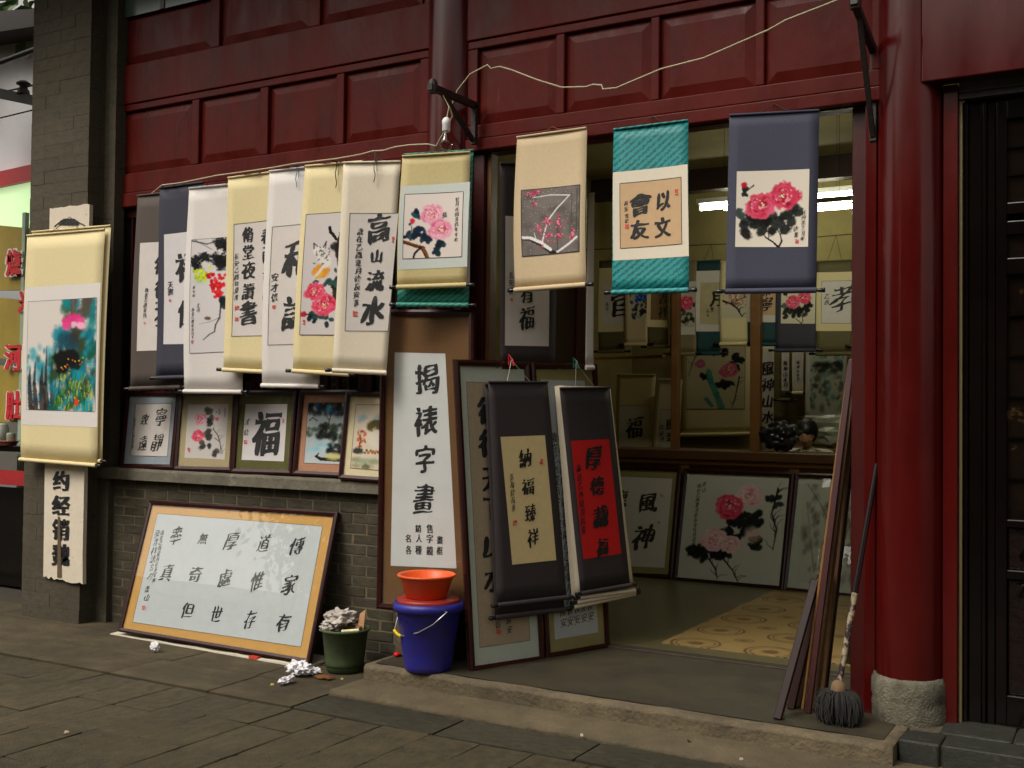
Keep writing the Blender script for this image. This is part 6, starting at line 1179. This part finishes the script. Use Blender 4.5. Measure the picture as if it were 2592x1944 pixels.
pot('A3', 95, 440, 5.9, tp.z, [(.03, 0), (.035, .004), (.036, .09), (.03, .1), (.01, .1)], M('grey_glass_jar', lin((130, 136, 120)), .2), 'small grey jar on the stall table by the pier', 'jar', 'jar')
pot('A3', 60, 480, 5.84, tp.z, [(.07, 0), (.09, .03), (.1, .035), (.085, .028), (.01, .012)], M('red_white_dish', lin((190, 120, 110)), .4, .3, 30), 'reddish dish on the front of the stall table', 'dish', 'dish')
c = onZ(px('A3', 60, 1560), .004)
t = thing('cooking_pot', 'white enamel stock pot standing on the pavement by the pier', 'pot', (c.x-.12, c.y+.3, .004)); c = Vector((c.x-.12, c.y+.3, .004)); ENAM = M('white_enamel', lin((190, 178, 150)), .3, .12, 5, dirt_or_glow=(lin((120, 100, 66)), 4, .55, .8))
MB().lathe(c, [(.2, 0), (.225, .01), (.235, .06), (.235, .30), (.245, .31), (.25, .325), (.24, .335), (.228, .32), (.22, .05), (.02, .04)], 40).build('body', ENAM, t)
MB().lathe(c, [(.238, .075), (.241, .085), (.238, .095)], 40, caps=False).build('band', M('rusty_band', lin((120, 84, 40)), .6), t)
e = c+Vector((.12, -.215, .22)); MB().lathe(e, [(.03, 0), (.026, .006), (.01, .01)], 12, (.5, -.86, 0)).build('badge', M('teal_badge', lin((40, 96, 104)), .4), t)
# ================================================================== TREES AND THE OTHER SIDE OF THE STREET
LEAFM = M('tree_leaf', lin((62, 84, 40)), .6, .4, 6, rand=.1); BARK = M('bark', lin((74, 60, 46)), .9, .3, 12, .5, 30)
def tree(x, y, h, r, label, seed, n=2600, cz=None):
    g = random.Random(seed); t = thing('street_tree', label, 'tree', (x, y, 0), 'street trees'); cz = cz or h*.72
    mb = MB(); mb.tube([(x, y, -.05), (x+.05, y, h*.25), (x-.04, y+.05, h*.5), (x, y, h*.7)], [.17, .14, .11, .06], 12)
    tips = []
    for k in range(12):
        a = g.random()*6.28; z0 = h*(.38+.3*g.random()); e = Vector((x+math.cos(a)*r*(.5+.4*g.random()), y+math.sin(a)*r*(.5+.4*g.random()), cz+g.uniform(-.25, .45)*r)); s0 = Vector((x, y, z0)); mb.tube([s0, s0.lerp(e, .5)+Vector((0, 0, .2)), e], [.05, .035, .012], 7); tips.append(e)
        for j in range(3):
            e2 = e+Vector((g.uniform(-1, 1), g.uniform(-1, 1), g.uniform(-.6, .8)))*r*.4; mb.tube([s0.lerp(e, .7), e2], [.02, .006], 5); tips.append(e2)
    mb.build('trunk', BARK, t)
    mb = MB()
    for k in range(n):
        c = g.choice(tips)+Vector((g.gauss(0, 1), g.gauss(0, 1), g.gauss(0, .8)))*r*.17; d = Vector((g.gauss(0, 1), g.gauss(0, 1), g.gauss(0, .6))).normalized(); u = d.orthogonal().normalized(); s_ = .07+.05*g.random()
        w_ = d.cross(u); mb.face([c-u*s_, c+w_*s_*.5, c+u*s_, c-w_*s_*.5])
    o = mb.build('crown', LEAFM, t); return t
tree(-9.9, 7.4, 5.6, 1.5, 'leafy street tree rising behind the neighbouring shop eave', 1, 3000, cz=4.9)
tree(-5.5, -5.0, 6.5, 2.2, 'leafy street tree across the street facing the right end of the frames', 2, 3600)
tree(3.0, -4.5, 6.8, 2.3, 'leafy street tree across the street facing the black door', 3, 3600)
tree(-14.0, -5.5, 8.2, 2.2, 'leafy street tree across the street facing the pier', 5, 3600, cz=6.2)
ob = thing('opposite_building', 'grey two storey building with tiled roof across the street', 'building', (-6, -9, 0))
MB().box((-30, -11, 0), (-9.4, -8.5, 6.1)).build('wall', M('opposite_plaster', lin((120, 112, 96)), .9, .15, 2), ob)
MB().box((-7.6, -11, 0), (14, -8.5, 7.2)).build('wall', M('opposite_plaster', lin((120, 112, 96)), .9, .15, 2), ob)
for (a, b, z) in ((-30, -9.4, 6.1), (-7.6, 14, 7.2)):
    MB().hexa([(a, -7.6, z-.1), (b, -7.6, z-.1), (b, -11, z-.1), (a, -11, z-.1), (a, -7.7, z), (b, -7.7, z), (b, -9.8, z+1.3), (a, -9.8, z+1.3)]).build('roof', M('grey_roof_tile', lin((70, 70, 66)), .8, .2, 8), ob)
for x in list(range(-23, -10, 3))+list(range(-6, 12, 3)):
    w_ = MB().box((x, -8.49, 2.9), (x+1.4, -8.46, 4.3)).build('window', M('opposite_window_frame', lin((80, 26, 20)), .5), ob); MB().box((x+.08, -8.455, 2.98), (x+1.32, -8.45, 4.22)).build('pane', M('dark_window_glass', (.012, .013, .013), .05, .1), w_)
